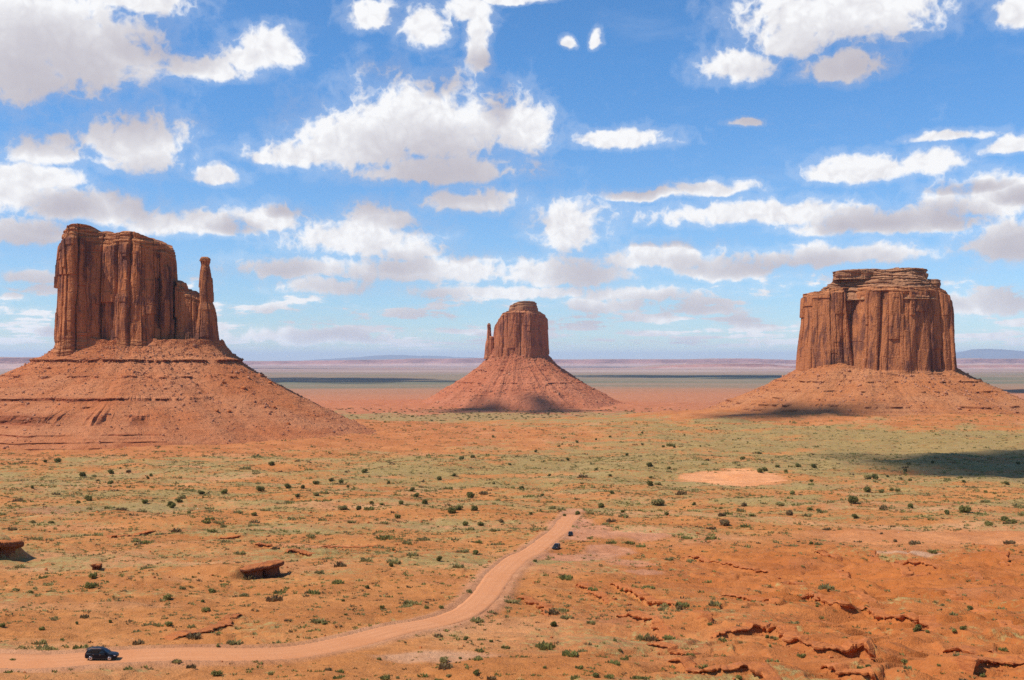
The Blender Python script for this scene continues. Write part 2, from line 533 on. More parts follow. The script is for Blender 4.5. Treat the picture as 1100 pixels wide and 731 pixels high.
# rock ledges: photo pixels along the lip, height of the scarp in metres, label
LEDGES = [
 ([(936,590),(950,604),(965,608),(973,616),(979,622),(1001,620)], 2.4, 'jagged dark ledge running down the red slope, second ledge in from the right edge'),
 ([(1024,612),(1045,617),(1065,626),(1083,634),(1112,639)], 2.4, 'long broken ledge at the right edge below the small dark cliff'),
 ([(1048,590),(1062,589),(1072,594),(1081,598),(1082,606)], 3.2, 'short blocky cliff of dark red rock just under the bright sandy hollow'),
 ([(857,639),(880,645),(898,651),(915,651),(930,650),(952,658),(968,661),(985,665),(1000,673),(1007,677)], 1.7, 'long thin ledge crossing the middle of the red slope under the dark green bush'),
 ([(757,683),(795,679),(820,675),(838,679),(848,688),(865,692),(890,695),(920,695),(940,699),(955,697)], 1.9, 'wavy ledge with a scalloped lip low on the red slope'),
 ([(1013,689),(1040,694),(1065,698),(1090,698),(1112,697)], 1.8, 'lowest ledge running off the right edge of the red slope'),
 ([(874,591),(890,597),(899,599)], 1.8, 'short dark ledge beside the lone bush on top of the red slope'),
 ([(901,608),(906,614),(912,623)], 1.8, 'small stepped ledge dropping between two longer ledges on the red slope'),
 ([(729,594),(750,598),(775,603),(800,608),(838,612)], 1.2, 'thin dark crack of a ledge on the upper red slope right of the parked cars'),
 ([(662,661),(685,666),(705,675),(722,685)], 1.3, 'short slanting ledge on the tufted slope below the bend of the road'),
 ([(712,706),(735,711),(760,718),(790,719),(805,717),(815,722),(845,732)], 1.5, 'ledge curling along the bottom edge of the picture under the smooth red apron'),
 ([(656,628),(672,636),(690,641),(705,648),(735,658)], 1.7, 'rubbly ledge descending from the bare pull-out towards the red slope'),
 ([(752,660),(762,666),(765,673)], 1.7, 'stub of ledge at the head of the smooth red apron'),
 ([(117,578),(150,575),(176,570)], 1.0, 'thin ledge on the scrubby rise right of the flat topped outcrop'),
 ([(235,577),(262,577)], 1.2, 'short pale ledge above and left of the dark slanted overhang'),
 ([(273,585),(298,588)], 1.2, 'short shadowed ledge straight above the dark slanted overhang'),
 ([(306,593),(320,593),(336,596)], 1.6, 'dark undercut ledge above and right of the slanted overhang'),
 ([(343,586),(375,588),(410,588)], 0.9, 'faint long ledge between the slanted overhang and the road bend'),
 ([(178,687),(200,681),(225,677),(240,669),(258,657)], 0.7, 'broken ledge climbing the bank above the road, right of the dark car'),
 ([(905,638),(925,642),(942,648)], 1.4, 'short cracked ledge just above the long ledge on the red slope'),
 ([(958,598),(985,605),(1014,610)], 1.5, 'ledge linking the short red cliff to the long ledge at the right edge'),
 ([(1018,638),(1050,649),(1078,655)], 1.5, 'slanting ledge below the long ledge that meets the right edge'),
 ([(868,664),(900,668),(928,668)], 1.4, 'low ledge between the long thin ledge and the scalloped ledge'),
 ([(1038,713),(1070,708),(1112,711)], 1.6, 'ledge in the lower right corner of the picture'),
 ([(880,714),(915,721),(955,721)], 1.5, 'ledge by the bottom edge beneath the scalloped ledge'),
 ([(692,690),(720,694),(746,701)], 1.2, 'thin ledge above the one that curls along the bottom edge'),
 ([(618,624),(638,637),(655,648)], 1.3, 'rubbly ledge on the bank below the parked cars'),
 ([(770,640),(800,641),(832,648)], 1.2, 'faint ledge left of the long thin ledge on the red slope'),
 ([(835,623),(848,625),(862,630)], 1.2, 'tiny ledge on the red slope under the thin crack'),
 ([(560,640),(580,652),(590,664)], 1.0, 'low bank ledge on the inner side of the road bend'),
 ([(1078,667),(1090,674),(1112,680)], 1.5, 'short ledge at the right edge between two longer ledges'),
]
ledge_c = [densify(path_world(p, base_h), 0.5) for p, h, l in LEDGES]

def _mound(pa, pb, mh, back):
    (xa, ya), (xb, yb) = ray_hit(*pa, base_h), ray_hit(*pb, base_h)
    return (xa + xb) / 2, (ya + yb) / 2, math.atan2(yb - ya, xb - xa), math.hypot(xb - xa, yb - ya), mh, back
MOUNDS = [_mound((-20, 602), (27, 601), 6.2, 30), _mound((268, 623), (308, 616), 3.3, 20)]
def smooth_dist_lip(X, Y, h):
    """raise the ground behind each ledge's lip so the ledge stands as a step"""
    shp = X.shape
    Xr = X.ravel(); Yr = Y.ravel()
    for C, (pp, hh, lb) in zip(ledge_c, LEDGES):
        c0 = C.min(0) - 40; c1 = C.max(0) + 40
        m = np.nonzero((Xr > c0[0]) & (Xr < c1[0]) & (Yr > c0[1]) & (Yr < c1[1]))[0]
        if not len(m):
            continue
        d, k = nearest(Xr[m], Yr[m], C)
        T = np.gradient(C, axis=0)
        T /= np.linalg.norm(T, axis=1)[:, None] + 1e-9
        side = T[k, 0] * (Yr[m] - C[k, 1]) - T[k, 1] * (Xr[m] - C[k, 0])   # left of the path
        if C[-1, 0] < C[0, 0]: side = -side
        frac = k / max(1, len(C) - 1)
        end = smooth(0, 0.12, frac) * smooth(1, 0.88, frac) if len(C) > 8 else 1
        end = end * np.where((k == 0) | (k == len(C) - 1), np.exp(-(d / 3) ** 2), 1)
        up = np.where(side > 0, np.exp(-(d / 20) ** 2), 0) * smooth(0.0, 1.0, np.where(side > 0, d, 0))
        dn = np.where(side <= 0, np.exp(-(d / 7) ** 2), 0)
        h[m] += end * hh * (0.50 * up - 0.30 * dn * smooth(0, 0.6, d))
    return h.reshape(shp)

def ground_h(X, Y, detail=True):
    X = np.asarray(X, float); Y = np.asarray(Y, float)
    shp = np.broadcast(X, Y).shape
    X, Y = [np.array(a, float).ravel() for a in np.broadcast_arrays(X, Y)]
    h = base_h(X, Y)
    near = smooth(900, 350, Y)
    red = smooth(-10, 60, X - 0.05 * Y) * smooth(430, 300, Y + 0.12 * X)      # bare slickrock on the right
    if detail:
        # rounded swells, small terraces and rills in the bare rock
        h = h + near * 0.8 * fbm(X / 11, Y / 9, 21, 3)
        t = fbm(X / 26, Y / 20, 23, 4)
        h = h + red * 1.3 * (np.abs(t) * 2 - 0.6)
        gul = 1 - np.abs(fbm(X / 62 + 0.15 * t, Y / 48, 35, 3)) * 2.2
        h = h - near * (0.7 + 1.3 * red) * np.clip(gul, 0, 1) ** 5
        h = h + red * 1.1 * fbm(X / 34, Y / 24, 37, 2)
        st = fbm(X / 42 + 0.3 * t, Y / 30, 31, 3) * 5
        h = h + near * 0.55 * (np.floor(st) + smooth(0.86, 1.0, st - np.floor(st)) - st) * (0.5 + 1.3 * red)
        h = h + near * 0.12 * fbm(X / 2.3, Y / 2.1, 27, 3)
    h = smooth_dist_lip(X, Y, h).ravel()
    for (mx, my, yaw, w, mh, back) in MOUNDS:
        u = (X - mx) * math.cos(yaw) + (Y - my) * math.sin(yaw)
        yy = -(X - mx) * math.sin(yaw) + (Y - my) * math.cos(yaw) - 2.2
        h = h + mh * np.exp(-(u / (w * .62)) ** 4) * smooth(0.0, 2.4, yy) * np.exp(-(np.maximum(yy - 7, 0) / back) ** 2)
    m = np.nonzero((Y < 620) & (X > -260) & (X < 120))[0]
    if len(m):
        d, k = nearest(X[m], Y[m], road_c)
        w = smooth(ROAD_W + 7, ROAD_W + 0.3, d)
        inner = smooth(ROAD_W - 0.2, ROAD_W - 1.4, d)
        h[m] = h[m] * (1 - w) + road_h[k] * w - 0.30 * inner * smooth(len(road_c) - 1, len(road_c) - 30, k) + 0.25 * np.exp(-((d - ROAD_W - 1.2) / 0.9) ** 2)
    return h.reshape(shp)
def ground_pt(px, py):
    return ray_hit(px, py, ground_h)
def gz(x, y):
    return float(ground_h(np.array([x]), np.array([y]))[0]) + CAMZ

# ------------------------------------------------------------------ the ground sheet
def build_ground():
    th = np.concatenate([np.linspace(-80, -31, 40), np.linspace(-30.9, 30.9, 760), np.linspace(31, 80, 40)])
    r = [45.0]
    while r[-1] < 110000:
        x = r[-1]
        hh = 30 + 0.11 * min(x, 1100)
        st = 2.0 if x < 140 else max(0.33, 0.55 * x * x / (F * max(hh, 45)))
        if x > 1200: st = max(st * 0.9, 6)
        r.append(x + min(st, 0.05 * x))
    r = np.array(r)
    T, Rr = np.meshgrid(np.radians(th), r)
    X = Rr * np.sin(T); Y = Rr * np.cos(T)
    h = ground_h(X, Y)
    V = np.stack([X, Y, h + CAMZ], -1).reshape(-1, 3)
    X = X.ravel(); Y = Y.ravel()
    # --- soil colour and plant cover, by place
    n1 = fbm(X / 90, Y / 70, 41, 4); n2 = fbm(X / 300, Y / 160, 43, 4); n3 = fbm(X / 24, Y / 20, 45, 3)
    def C(a): return np.array(a)[None, :]
    def mixc(a, b, t): return a * (1 - t[:, None]) + b * t[:, None]
    orange = C((0.50, 0.192, 0.058)); redc = C((0.46, 0.138, 0.034)); pale = C((0.56, 0.265, 0.115)); dune = C((0.72, 0.31, 0.13))
    col = mixc(orange, pale, smooth(-0.1, 0.55, n1 + 0.3 * n3))
    red = smooth(-25, 70, X - 0.03 * Y + 30 * n1) * smooth(470, 300, Y + 0.1 * X + 40 * n2)
    col = mixc(col, redc, red * 0.9)
    rr2 = smooth(0.25, 0.6, fbm(X / 45, Y / 30, 47, 3))
    col = mixc(col, C((0.40, 0.15, 0.062)), 0.6 * rr2 * smooth(900, 500, Y))
    # far valley floor: red plain, grey green flats, lavender distance
    plain = smooth(2400, 2900, Y)
    col = mixc(col, C((0.47, 0.185, 0.088)), plain)
    col = mixc(col, C((0.49, 0.158, 0.066)), 0.9 * plain * np.exp(-(((X + 60) / 900) ** 2 + ((Y - 3350) / 620) ** 2)))
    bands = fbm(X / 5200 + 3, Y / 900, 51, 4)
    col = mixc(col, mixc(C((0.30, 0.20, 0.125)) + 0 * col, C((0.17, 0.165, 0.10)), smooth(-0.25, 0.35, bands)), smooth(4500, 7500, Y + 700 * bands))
    col = mixc(col, mixc(C((0.36, 0.22, 0.17)) + 0 * col, C((0.46, 0.32, 0.25)), smooth(-0.2, 0.4, fbm(X / 7000, Y / 2500, 53, 3))), smooth(12000, 19000, Y))
    # sand bowls
    dx, dy = ground_pt(785, 516)
    dq = np.hypot((X - dx - 0.12 * (Y - dy)) / 48, (Y - dy) / 112) + 0.36 * n3 + 0.22 * n1
    dmask = smooth(1.0, 0.75, dq)
    col = mixc(col, dune, dmask)
    ex, ey = ground_pt(1010, 577)
    eq = np.hypot((X - ex) / 62, (Y - ey) / 42) + 0.3 * n3
    emask = smooth(1.05, 0.7, eq)
    col = mixc(col, C((0.56, 0.22, 0.082)), emask)
    wx, wy = ground_pt(992, 595)
    wmask = smooth(1.0, 0.6, np.hypot((X - wx) / 20, (Y - wy) / 2.6) + 0.4 * n3)
    col = mixc(col, C((0.62, 0.42, 0.27)), wmask * 0.5)
    # bare pull-out beside the parked cars
    pq = np.full(len(X), 9.0)
    for (qx, qy, sx, sy) in ((640, 574, 14, 22), (680, 573, 15, 16), (655, 592, 8, 17), (676, 606, 8, 10), (620, 575, 8, 20), (690, 612, 6, 6), (600, 600, 12, 9), (617, 563, 11, 26), (628, 567, 10, 24)):
        ax, ay = ground_pt(qx, qy)
        pq = np.minimum(pq, np.hypot((X - ax) / sx, (Y - ay) / sy))
    pmask = smooth(1.15, 0.75, pq + 0.3 * n3)
    col = mixc(col, C((0.56, 0.245, 0.125)), pmask * 0.95)
    for (qx, qy, sx, sy, c_) in ((470, 705, 10, 3.5, (0.60, 0.33, 0.19)), (70, 548, 30, 20, (0.43, 0.20, 0.10)), (210, 570, 16, 12, (0.55, 0.215, 0.085)),
                                 (75, 565, 22, 14, (0.58, 0.25, 0.10)), (330, 587, 14, 10, (0.55, 0.22, 0.09)), (640, 600, 7, 14, (0.56, 0.27, 0.15))):
        ax, ay = ground_pt(qx, qy)
        col = mixc(col, C(c_), 0.75 * smooth(1.2, 0.6, np.hypot((X - ax) / sx, (Y - ay) / sy) + 0.4 * n3))
    # road dust on the verges
    rd = np.full(len(X), 99.0)
    m = np.nonzero((Y < 620) & (X > -260) & (X < 120) & (Y > 60))[0]
    rd[m] = nearest(X[m], Y[m], road_c)[0]
    col = mixc(col, C((0.52, 0.24, 0.12)), 0.85 * smooth(ROAD_W + 4.0 , ROAD_W + 0.5, rd + 2.2 * n3))
    # --- sage cover
    set_apron = []
    n4 = fbm(X / 150, Y / 60, 57, 4)
    n5 = fbm(X / 46, Y / 26, 59, 3)
    sage = 0.46 + 0.10 * smooth(300, 480, Y) + 0.46 * n1 + 0.24 * n2 + 0.70 * n4 + 0.55 * n5
    sage = sage + 0.13 * smooth(420, 760, Y) * smooth(-420, 60, X + 0.06 * Y) + 0.16 * smooth(600, 1200, Y)
    sage = sage + 0.12 * smooth(-900, 200, X) * smooth(750, 1100, Y) * smooth(1950, 1500, Y + 0.0 * X)
    sage = sage - 0.30 * red - 1.0 * dmask - 0.9 * emask - 0.9 * pmask - 0.9 * smooth(ROAD_W + 5, ROAD_W, rd) - 0.5 * wmask
    orb = np.clip(1.25 * np.exp(-(((X + 190) / 400) ** 2 + ((Y - 1580) / 330) ** 2)), 0, 1)
    col = mixc(col, C((0.51, 0.182, 0.062)), 0.7 * orb)
    sage = sage - 0.8 * orb
    sage = sage + 0.34 * np.exp(-(((X - 480) / 420) ** 2 + ((Y - 1450) / 330) ** 2))
    for (bx, by_), rr_ in ((WM, 440.0), (MB, 395.0)):      # red wash spreading from the foot of the slopes
        apr = smooth(rr_ + 200, rr_ + 20, np.hypot(X - bx, Y - by_) + 130 * n1 + 60 * n5)
        sage = sage - 0.75 * apr
        col = mixc(col, C((0.49, 0.172, 0.058)), 0.75 * apr)
        set_apron.append(apr)
    sage = np.where(Y > 2250, 0.15 + 0.2 * n2, sage)
    sage = sage + 0.75 * smooth(2450, 2600, Y + 120 * n2) * smooth(3020, 2860, Y + 160 * n1) * smooth(900, 300, X)
    sage = sage * smooth(9000, 4000, Y)
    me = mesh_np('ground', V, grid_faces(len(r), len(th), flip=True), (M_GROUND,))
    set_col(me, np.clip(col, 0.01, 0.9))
    set_float(me, np.clip(sage, 0, 1), 'sage')
    o = link(bpy.data.objects.new('ground', me))
    tag(o, kind='structure')
    return sage
build_ground()

def build_road():
    n = len(road_c)
    T = np.gradient(road_c, axis=0)
    T /= np.linalg.norm(T, axis=1)[:, None]
    Nn = np.stack([-T[:, 1], T[:, 0]], -1)
    us = np.array([-1.0, -0.94, -0.7, -0.45, -0.2, 0, 0.2, 0.45, 0.7, 0.94, 1.0])
    s = np.arange(n) * 1.5
    V = []; rut = []
    for u in us:
        w = road_hw * u
        if abs(u) > 0.5:
            w = w + 0.55 * fbm(s / 9, np.full(n, u * 7), 61, 3) * np.sign(u) * (1 if abs(u) > .8 else .4)
        p = road_c + Nn * w[:, None]
        z = road_h + 0.02 + 0.08 * (1 - u * u) - 0.05 * math.exp(-((abs(u) - 0.45) / 0.1) ** 2)
        if abs(u) > 0.97: z = z - 0.35
        z = z - 0.6 * smooth(n - 26, n - 1, np.arange(n))
        V.append(np.column_stack([p, z + CAMZ]))
        rut.append(np.full(n, 1.0 if abs(u) in (0.2, 0.7, 1.0) else 0.0))
    V = np.stack(V, 0)
    me = mesh_np('dirt_road', V.reshape(-1, 3), grid_faces(len(us), n, flip=True), (M_ROAD,))
    set_float(me, np.concatenate(rut), 'rut')
    o = link(bpy.data.objects.new('dirt_road', me))
    tag(o, kind='structure')
build_road()

# ------------------------------------------------------------------ buttes
def resample_closed(P, n, rounding=2):
    P = np.asarray(P, float)
    for _ in range(rounding):                       # corner cutting
        Nx = np.roll(P, -1, 0)
        P = np.stack([0.8 * P + 0.2 * Nx, 0.2 * P + 0.8 * Nx], 1).reshape(-1, 2)
    Q = np.vstack([P, P[:1]])
    s = np.concatenate([[0], np.cumsum(np.linalg.norm(np.diff(Q, axis=0), axis=1))])
    t = np.linspace(0, s[-1], n, endpoint=False)
    return np.stack([np.interp(t, s, Q[:, 0]), np.interp(t, s, Q[:, 1])], -1), t, s[-1]
def columns(s, z, L, width, seed, rnd=0.55):
    """rock columns along the wall: depth -1 (crack) .. 0 (face), plus a random standing-out per column and per slab"""
    n = max(3, int(round(L / width)))
    wd = 0.35 + 1.9 * rnd1(np.arange(n), seed) ** 1.6
    edges = np.cumsum(wd) / wd.sum() * L
    edges = np.sort((edges + 0.13 * L) % L)
    ext = np.concatenate([edges - L, edges, edges + L])
    sw = (s + 0.22 * width * fbm(s / (width * 3), z / (width * 5), seed + 5, 3)) % L
    k = np.searchsorted(ext, sw, side='right') - 1
    a = ext[k]; b = ext[np.minimum(k + 1, len(ext) - 1)]
    t = np.clip((sw - a) / np.maximum(b - a, 1e-6), 0, 1)
    kid = k % n
    prof = 1 - np.abs(2 * t - 1) ** (5 + 9 * rnd1(kid, seed + 8)) * (0.25 + 1.1 * rnd1(kid, seed + 9))
    face = rnd1(kid, seed + 1) - 0.5
    brk = rnd1(kid, seed + 2)
    seg = np.floor(z / (width * (2.2 + 3.5 * rnd1(kid, seed + 3))) + brk * 7).astype(np.int64)
    slab = _hash(kid.astype(np.int64), seg, seed + 4) - 0.5
    tilt = (rnd1(kid, seed + 6) - 0.5) * (2 * t - 1)
    return prof - 1, face, slab, tilt
def tower(name, parent, P, z0, ztop, cols, mat_, n=900, m=240, batter=0.06, rough=1.0, cap=(0.86, 3.0), foot=(0.09, 3.0), seed=1, widen=None, topdome=2.0, bedperiod=4.0, loc=(0, 0)):
    """a sandstone wall round footprint P (local metres); ztop may be a function of (x, y)"""
    B, s, L = resample_closed(P, n)
    cen = B.mean(0)
    T = np.roll(B, -1, 0) - np.roll(B, 1, 0)
    kern = np.ones(9) / 9
    T = np.stack([np.convolve(np.concatenate([T[-4:, i], T[:, i], T[:4, i]]), kern, 'valid') for i in (0, 1)], -1)
    T /= np.linalg.norm(T, axis=1)[:, None]
    Nn = np.stack([T[:, 1], -T[:, 0]], -1)
    if ((B - cen) * Nn).sum() < 0: Nn = -Nn
    zt = ztop(B[:, 0], B[:, 1]) if callable(ztop) else np.full(n, float(ztop))
    zt = zt + 0.9 * rough * fbm(s / 9, s * 0, seed + 60, 3)
    v = np.linspace(0, 1, m)[:, None]
    Z = z0 + (zt[None, :] - z0) * v
    S = np.broadcast_to(s[None, :], Z.shape)
    ang = s / L * 2 * math.pi
    off = np.zeros_like(Z)
    # long buttresses; noise on a ring so the seam closes
    cx, sy = np.cos(ang) * L / 6.283, np.sin(ang) * L / 6.283
    off += rough * 5.0 * vnoise(cx[None, :] / 38 + Z / 260, sy[None, :] / 38, seed + 31) + rough * 1.6 * fbm(cx[None, :] / 13 + Z / 60, sy[None, :] / 13 + Z / 90, seed + 33, 3)
    for (w, crack, face_, slab_, tilt_, sd_) in cols:
        c, f, sl, tl = columns(S, Z, L, w, seed * 13 + sd_)
        fade = 0.55 + 0.45 * smooth(-0.4, 0.5, vnoise(cx[None, :] / 60 + Z / 120, sy[None, :] / 60, seed + sd_))
        off += fade * (crack * c + face_ * f + slab_ * sl + tilt_ * tl)
    # thin-bedded rim on top and shaly foot
    bed = np.zeros_like(Z)
    H = (zt - z0)[None, :]
    top_d = (1 - v) * H
    capw = smooth((1 - cap[0]) * H * 1.15, (1 - cap[0]) * H * 0.85, top_d)
    stepn = fbm(Z / bedperiod + 0.9 * fbm(cx[None, :] / 26, sy[None, :] / 26, seed + 73, 3), S * 0.016, seed + 71, 2) * (0.35 + 0.9 * np.abs(fbm(cx[None, :] / 17, sy[None, :] / 17 + Z / 14, seed + 75, 3)) * 1.6)
    off = off * (1 - 0.55 * capw) - capw * (cap[1] * (0.35 + 0.65 * smooth((1 - cap[0]) * H, 0, top_d)) - 2.2 * rough * np.sign(stepn) * np.abs(stepn) ** 0.5)
    ft = smooth(foot[0] * 1.2, foot[0] * 0.8, v + 0 * Z)
    off = off * (1 - 0.45 * ft) + ft * (foot[1] * (1 - v / max(foot[0], 1e-3)) + 1.0 * rough * np.sign(stepn) * np.abs(stepn) ** 0.5)
    bed = np.maximum(capw, ft)
    off += batter * (1 - v) * H * 1.0 - batter * H * 0.5
    off += 0.35 * rough * fbm(S / 3.1, Z / 2.3, seed + 81, 3)
    Bx = np.broadcast_to(B[None], (m, n, 2)).copy()
    if widen is not None:
        wv = widen(v[:, 0])
        Bx = cen + (Bx - cen) * np.asarray(wv).reshape(m, -1, 1 if np.ndim(wv) == 1 else 2)
    XY = Bx + Nn[None] * off[..., None]
    V = [np.concatenate([XY, Z[..., None]], -1)]
    bb = [bed]
    # top: rings inwards
    rim = XY[-1]; zr = Z[-1]
    rings = 14
    c2 = rim.mean(0)
    for k in range(1, rings + 1):
        q = k / rings
        p = rim + (c2 - rim) * (q * 0.97)
        z = zr * (1 - smooth(0, 1, q * 1.2)) + zr.mean() * smooth(0, 1, q * 1.2) + topdome * (smooth(0.05, 0.25, q) + 0.5 * fbm(p[:, 0] / 9, p[:, 1] / 9, seed + 91, 3) * smooth(0, .1, q))
        V.append(np.concatenate([p, z[:, None]], -1)[None])
        bb.append(np.full((1, n), 1.0))
    V = np.concatenate(V, 0)
    M = V.shape[0]
    V = V.reshape(-1, 3)
    V[:, 0] += loc[0]; V[:, 1] += loc[1]
    F1 = grid_faces(M, n, wrap=True)
    c_i = len(V)
    V = np.vstack([V, [[c2[0] + loc[0], c2[1] + loc[1], V[-n:, 2].mean()]]])
    j = np.arange(n)
    F2 = np.stack([(M - 1) * n + j, (M - 1) * n + (j + 1) % n, np.full(n, c_i)], -1)
    me = mesh_np(name, V, [F1, F2], (mat_,), smooth_=False)
    set_float(me, np.concatenate([np.concatenate(bb, 0).ravel(), [1.0]]), 'bed')
    return link(bpy.data.objects.new(name, me), parent)

def ellipse_r(ang, a, b, p=2.4):
    return (np.abs(np.cos(ang) / a) ** p + np.abs(np.sin(ang) / b) ** p) ** (-1 / p)
def talus(name, parent, rin, rout, ztop, zbot, ledges, mat_, n=1000, m=230, seed=1, power=1.35, rough=1.0, apron=5.0):
    """debris slope between wall outline rin(angle) and toe rout(angle), with hard bands that stand out as ledges"""
    ang = np.linspace(0, 2 * math.pi, n, endpoint=False)
    hf = np.linspace(1.04, 0, m)[:, None]
    ca, sa = np.cos(ang)[None, :], np.sin(ang)[None, :]
    ri = rin(ang)[None, :]; ro = rout(ang)[None, :]
    ro = ro * (1 + 0.12 * fbm(ca * 2.4, sa * 2.4, seed + 1, 4))
    ztv = ztop + apron * fbm(ca * 4.2, sa * 4.2, seed + 3, 3)
    Z = zbot + (ztv - zbot) * hf + 0 * ri
    zz = Z + 2.2 * rough * fbm(ca * 3, sa * 3, seed + 2, 3)
    t = np.clip(1 - hf, 0, 1) ** power
    r = ri + (ro - ri) * t - np.maximum(hf - 1, 0) * 60
    rr = (ro + ri) / 2
    mid = np.sin(np.pi * np.clip(t, 0.06, 1))
    # spurs and shallow gullies, wandering as they come down; then hummocks of debris
    wand = 0.35 * fbm(ca * 5 + hf * 1.2, sa * 5, seed + 4, 3)
    g = fbm((ca + wand * sa) * rr / 75, (sa - wand * ca) * rr / 75, seed + 5, 3)
    X0_, Y0_ = r * ca, r * sa
    r = r + rough * (9 * g * mid + 6.0 * fbm(X0_ / 34, Y0_ / 34, seed + 7, 4) * (0.3 + 0.7 * mid) + 2.0 * fbm(X0_ / 11, Y0_ / 11 + zz / 14, seed + 8, 3))
    bed = np.zeros_like(Z)
    for (zl, h, d, seed2, cover, *msk) in ledges:
        pres = smooth(-cover, -cover + 0.35, fbm(ca * 7.5, sa * 7.5, seed2, 5, 0.7) * 1.4)
        if msk: pres = np.maximum(pres, smooth(msk[0], msk[0] - 0.35, ca + 0.25 * fbm(ca * 9, sa * 9, seed2 + 8, 3))) * smooth(msk[0] + 0.5, msk[0], ca)
        flute = 1 + 0.45 * fbm(ca * rr / 5, sa * rr / 5, seed2 + 3, 2)
        hh = h * np.clip(0.8 + 0.7 * fbm(ca * rr / 22, sa * rr / 22, seed2 + 4, 3), 0.25, 2)
        dz = zz - zl
        up = np.clip(1 - dz / (1.3 * hh), 0, 1) * (dz >= 0)
        dn = np.clip(1 + dz / hh, 0, 1) * (dz < 0)
        r = r + pres * d * (up + dn * flute)
        bed = np.maximum(bed, pres * smooth(-1.05 * h, -0.9 * h, dz) * smooth(0.15 * h, -0.05 * h, dz))
    r = r + rough * (1.1 * fbm(ca * rr / 5 + zz / 9, zz / 3 + sa * rr / 5, seed + 9, 3) + 0.8 * fbm(ca * rr / 2.2 + zz / 2, sa * rr / 2.2, seed + 10, 2))
    X = r * ca; Y = r * sa
    V = np.stack([X, Y, Z], -1).reshape(-1, 3)
    me = mesh_np(name, V, grid_faces(m, n, wrap=True, flip=True), (mat_,), smooth_=False)
    set_float(me, bed.ravel(), 'bed')
    o = link(bpy.data.objects.new(name, me), parent)
    return o, (ang, hf[:, 0], r, Z)

def rock_shape(seed, sub=2, flat=0.75):
    bm = bmesh.new()
    bmesh.ops.create_icosphere(bm, subdivisions=sub, radius=1.0)
    rs = random.Random(seed)
    cuts = [(Vector((rs.uniform(-1, 1), rs.uniform(-1, 1), rs.uniform(-.8, .8))).normalized(), rs.uniform(0.45, 0.85)) for _ in range(9)]
    for v in bm.verts:
        for nrm, d in cuts:
            q = v.co.dot(nrm) - d
            if q > 0: v.co -= nrm * q
        v.co *= 1 + rs.uniform(-.05, .05)
        v.co.z *= flat
    V = np.array([v.co[:] for v in bm.verts]); Fc = np.array([[v.index for v in f.verts] for f in bm.faces])
    bm.free()
    return V, Fc
ROCKS_LOW = [rock_shape(100 + i, 1, 0.7 + 0.1 * (i % 3)) for i in range(6)]
def scatter_rocks(name, pts, sizes, mat_, seed=1, sink=0.25):
    rg = np.random.default_rng(seed)
    VV = []; FF = []; base = 0
    for (p, s) in zip(pts, sizes):
        V, Fc = ROCKS_LOW[rg.integers(len(ROCKS_LOW))]
        a = rg.uniform(0, 6.283); c, sn = math.cos(a), math.sin(a)
        sc = s * np.array([1, rg.uniform(0.6, 1.0), rg.uniform(0.7, 1.1)])
        v = V * sc
        v = np.stack([v[:, 0] * c - v[:, 1] * sn, v[:, 0] * sn + v[:, 1] * c, v[:, 2] + s * sink], -1) + p
        VV.append(v); FF.append(Fc + base); base += len(V)
    return obj_np(name, np.vstack(VV), np.vstack(FF), (mat_,), None, False)

CL_A = cliff_material('red_sandstone_wall', (0.47, 0.160, 0.058), (0.175, 0.064, 0.040), (0.62, 0.25, 0.095), 1.0, 0.85)
CL_B = cliff_material('pink_sandstone_wall', (0.44, 0.150, 0.064), (0.23, 0.080, 0.048), (0.58, 0.23, 0.10), 0.75, 0.6)
CL_C = cliff_material('orange_sandstone_wall', (0.45, 0.160, 0.060), (0.20, 0.074, 0.042), (0.62, 0.25, 0.10), 0.9, 0.72)
CAP_M = cliff_material('thin_bedded_cap_rock', (0.38, 0.165, 0.078), (0.21, 0.09, 0.052), (0.50, 0.245, 0.12), 1.3, 0.4)
TA_A = talus_material('red_talus', (0.52, 0.165, 0.058), (0.60, 0.265, 0.125), (0.36, 0.10, 0.042))
TA_B = talus_material('pink_talus', (0.49, 0.155, 0.068), (0.55, 0.22, 0.115), (0.35, 0.102, 0.05), 0.7)
TA_C = talus_material('orange_talus', (0.48, 0.165, 0.056), (0.56, 0.26, 0.12), (0.30, 0.098, 0.04), 0.9)
RUB = rock_material('rubble_rock', (0.46, 0.205, 0.105), (0.30, 0.115, 0.06), 0.6)

def zpx(y, Y): return CAMZ + (HOR - y) / F * Y
def xpx(x, Y): return (x - 550.0) / F * Y

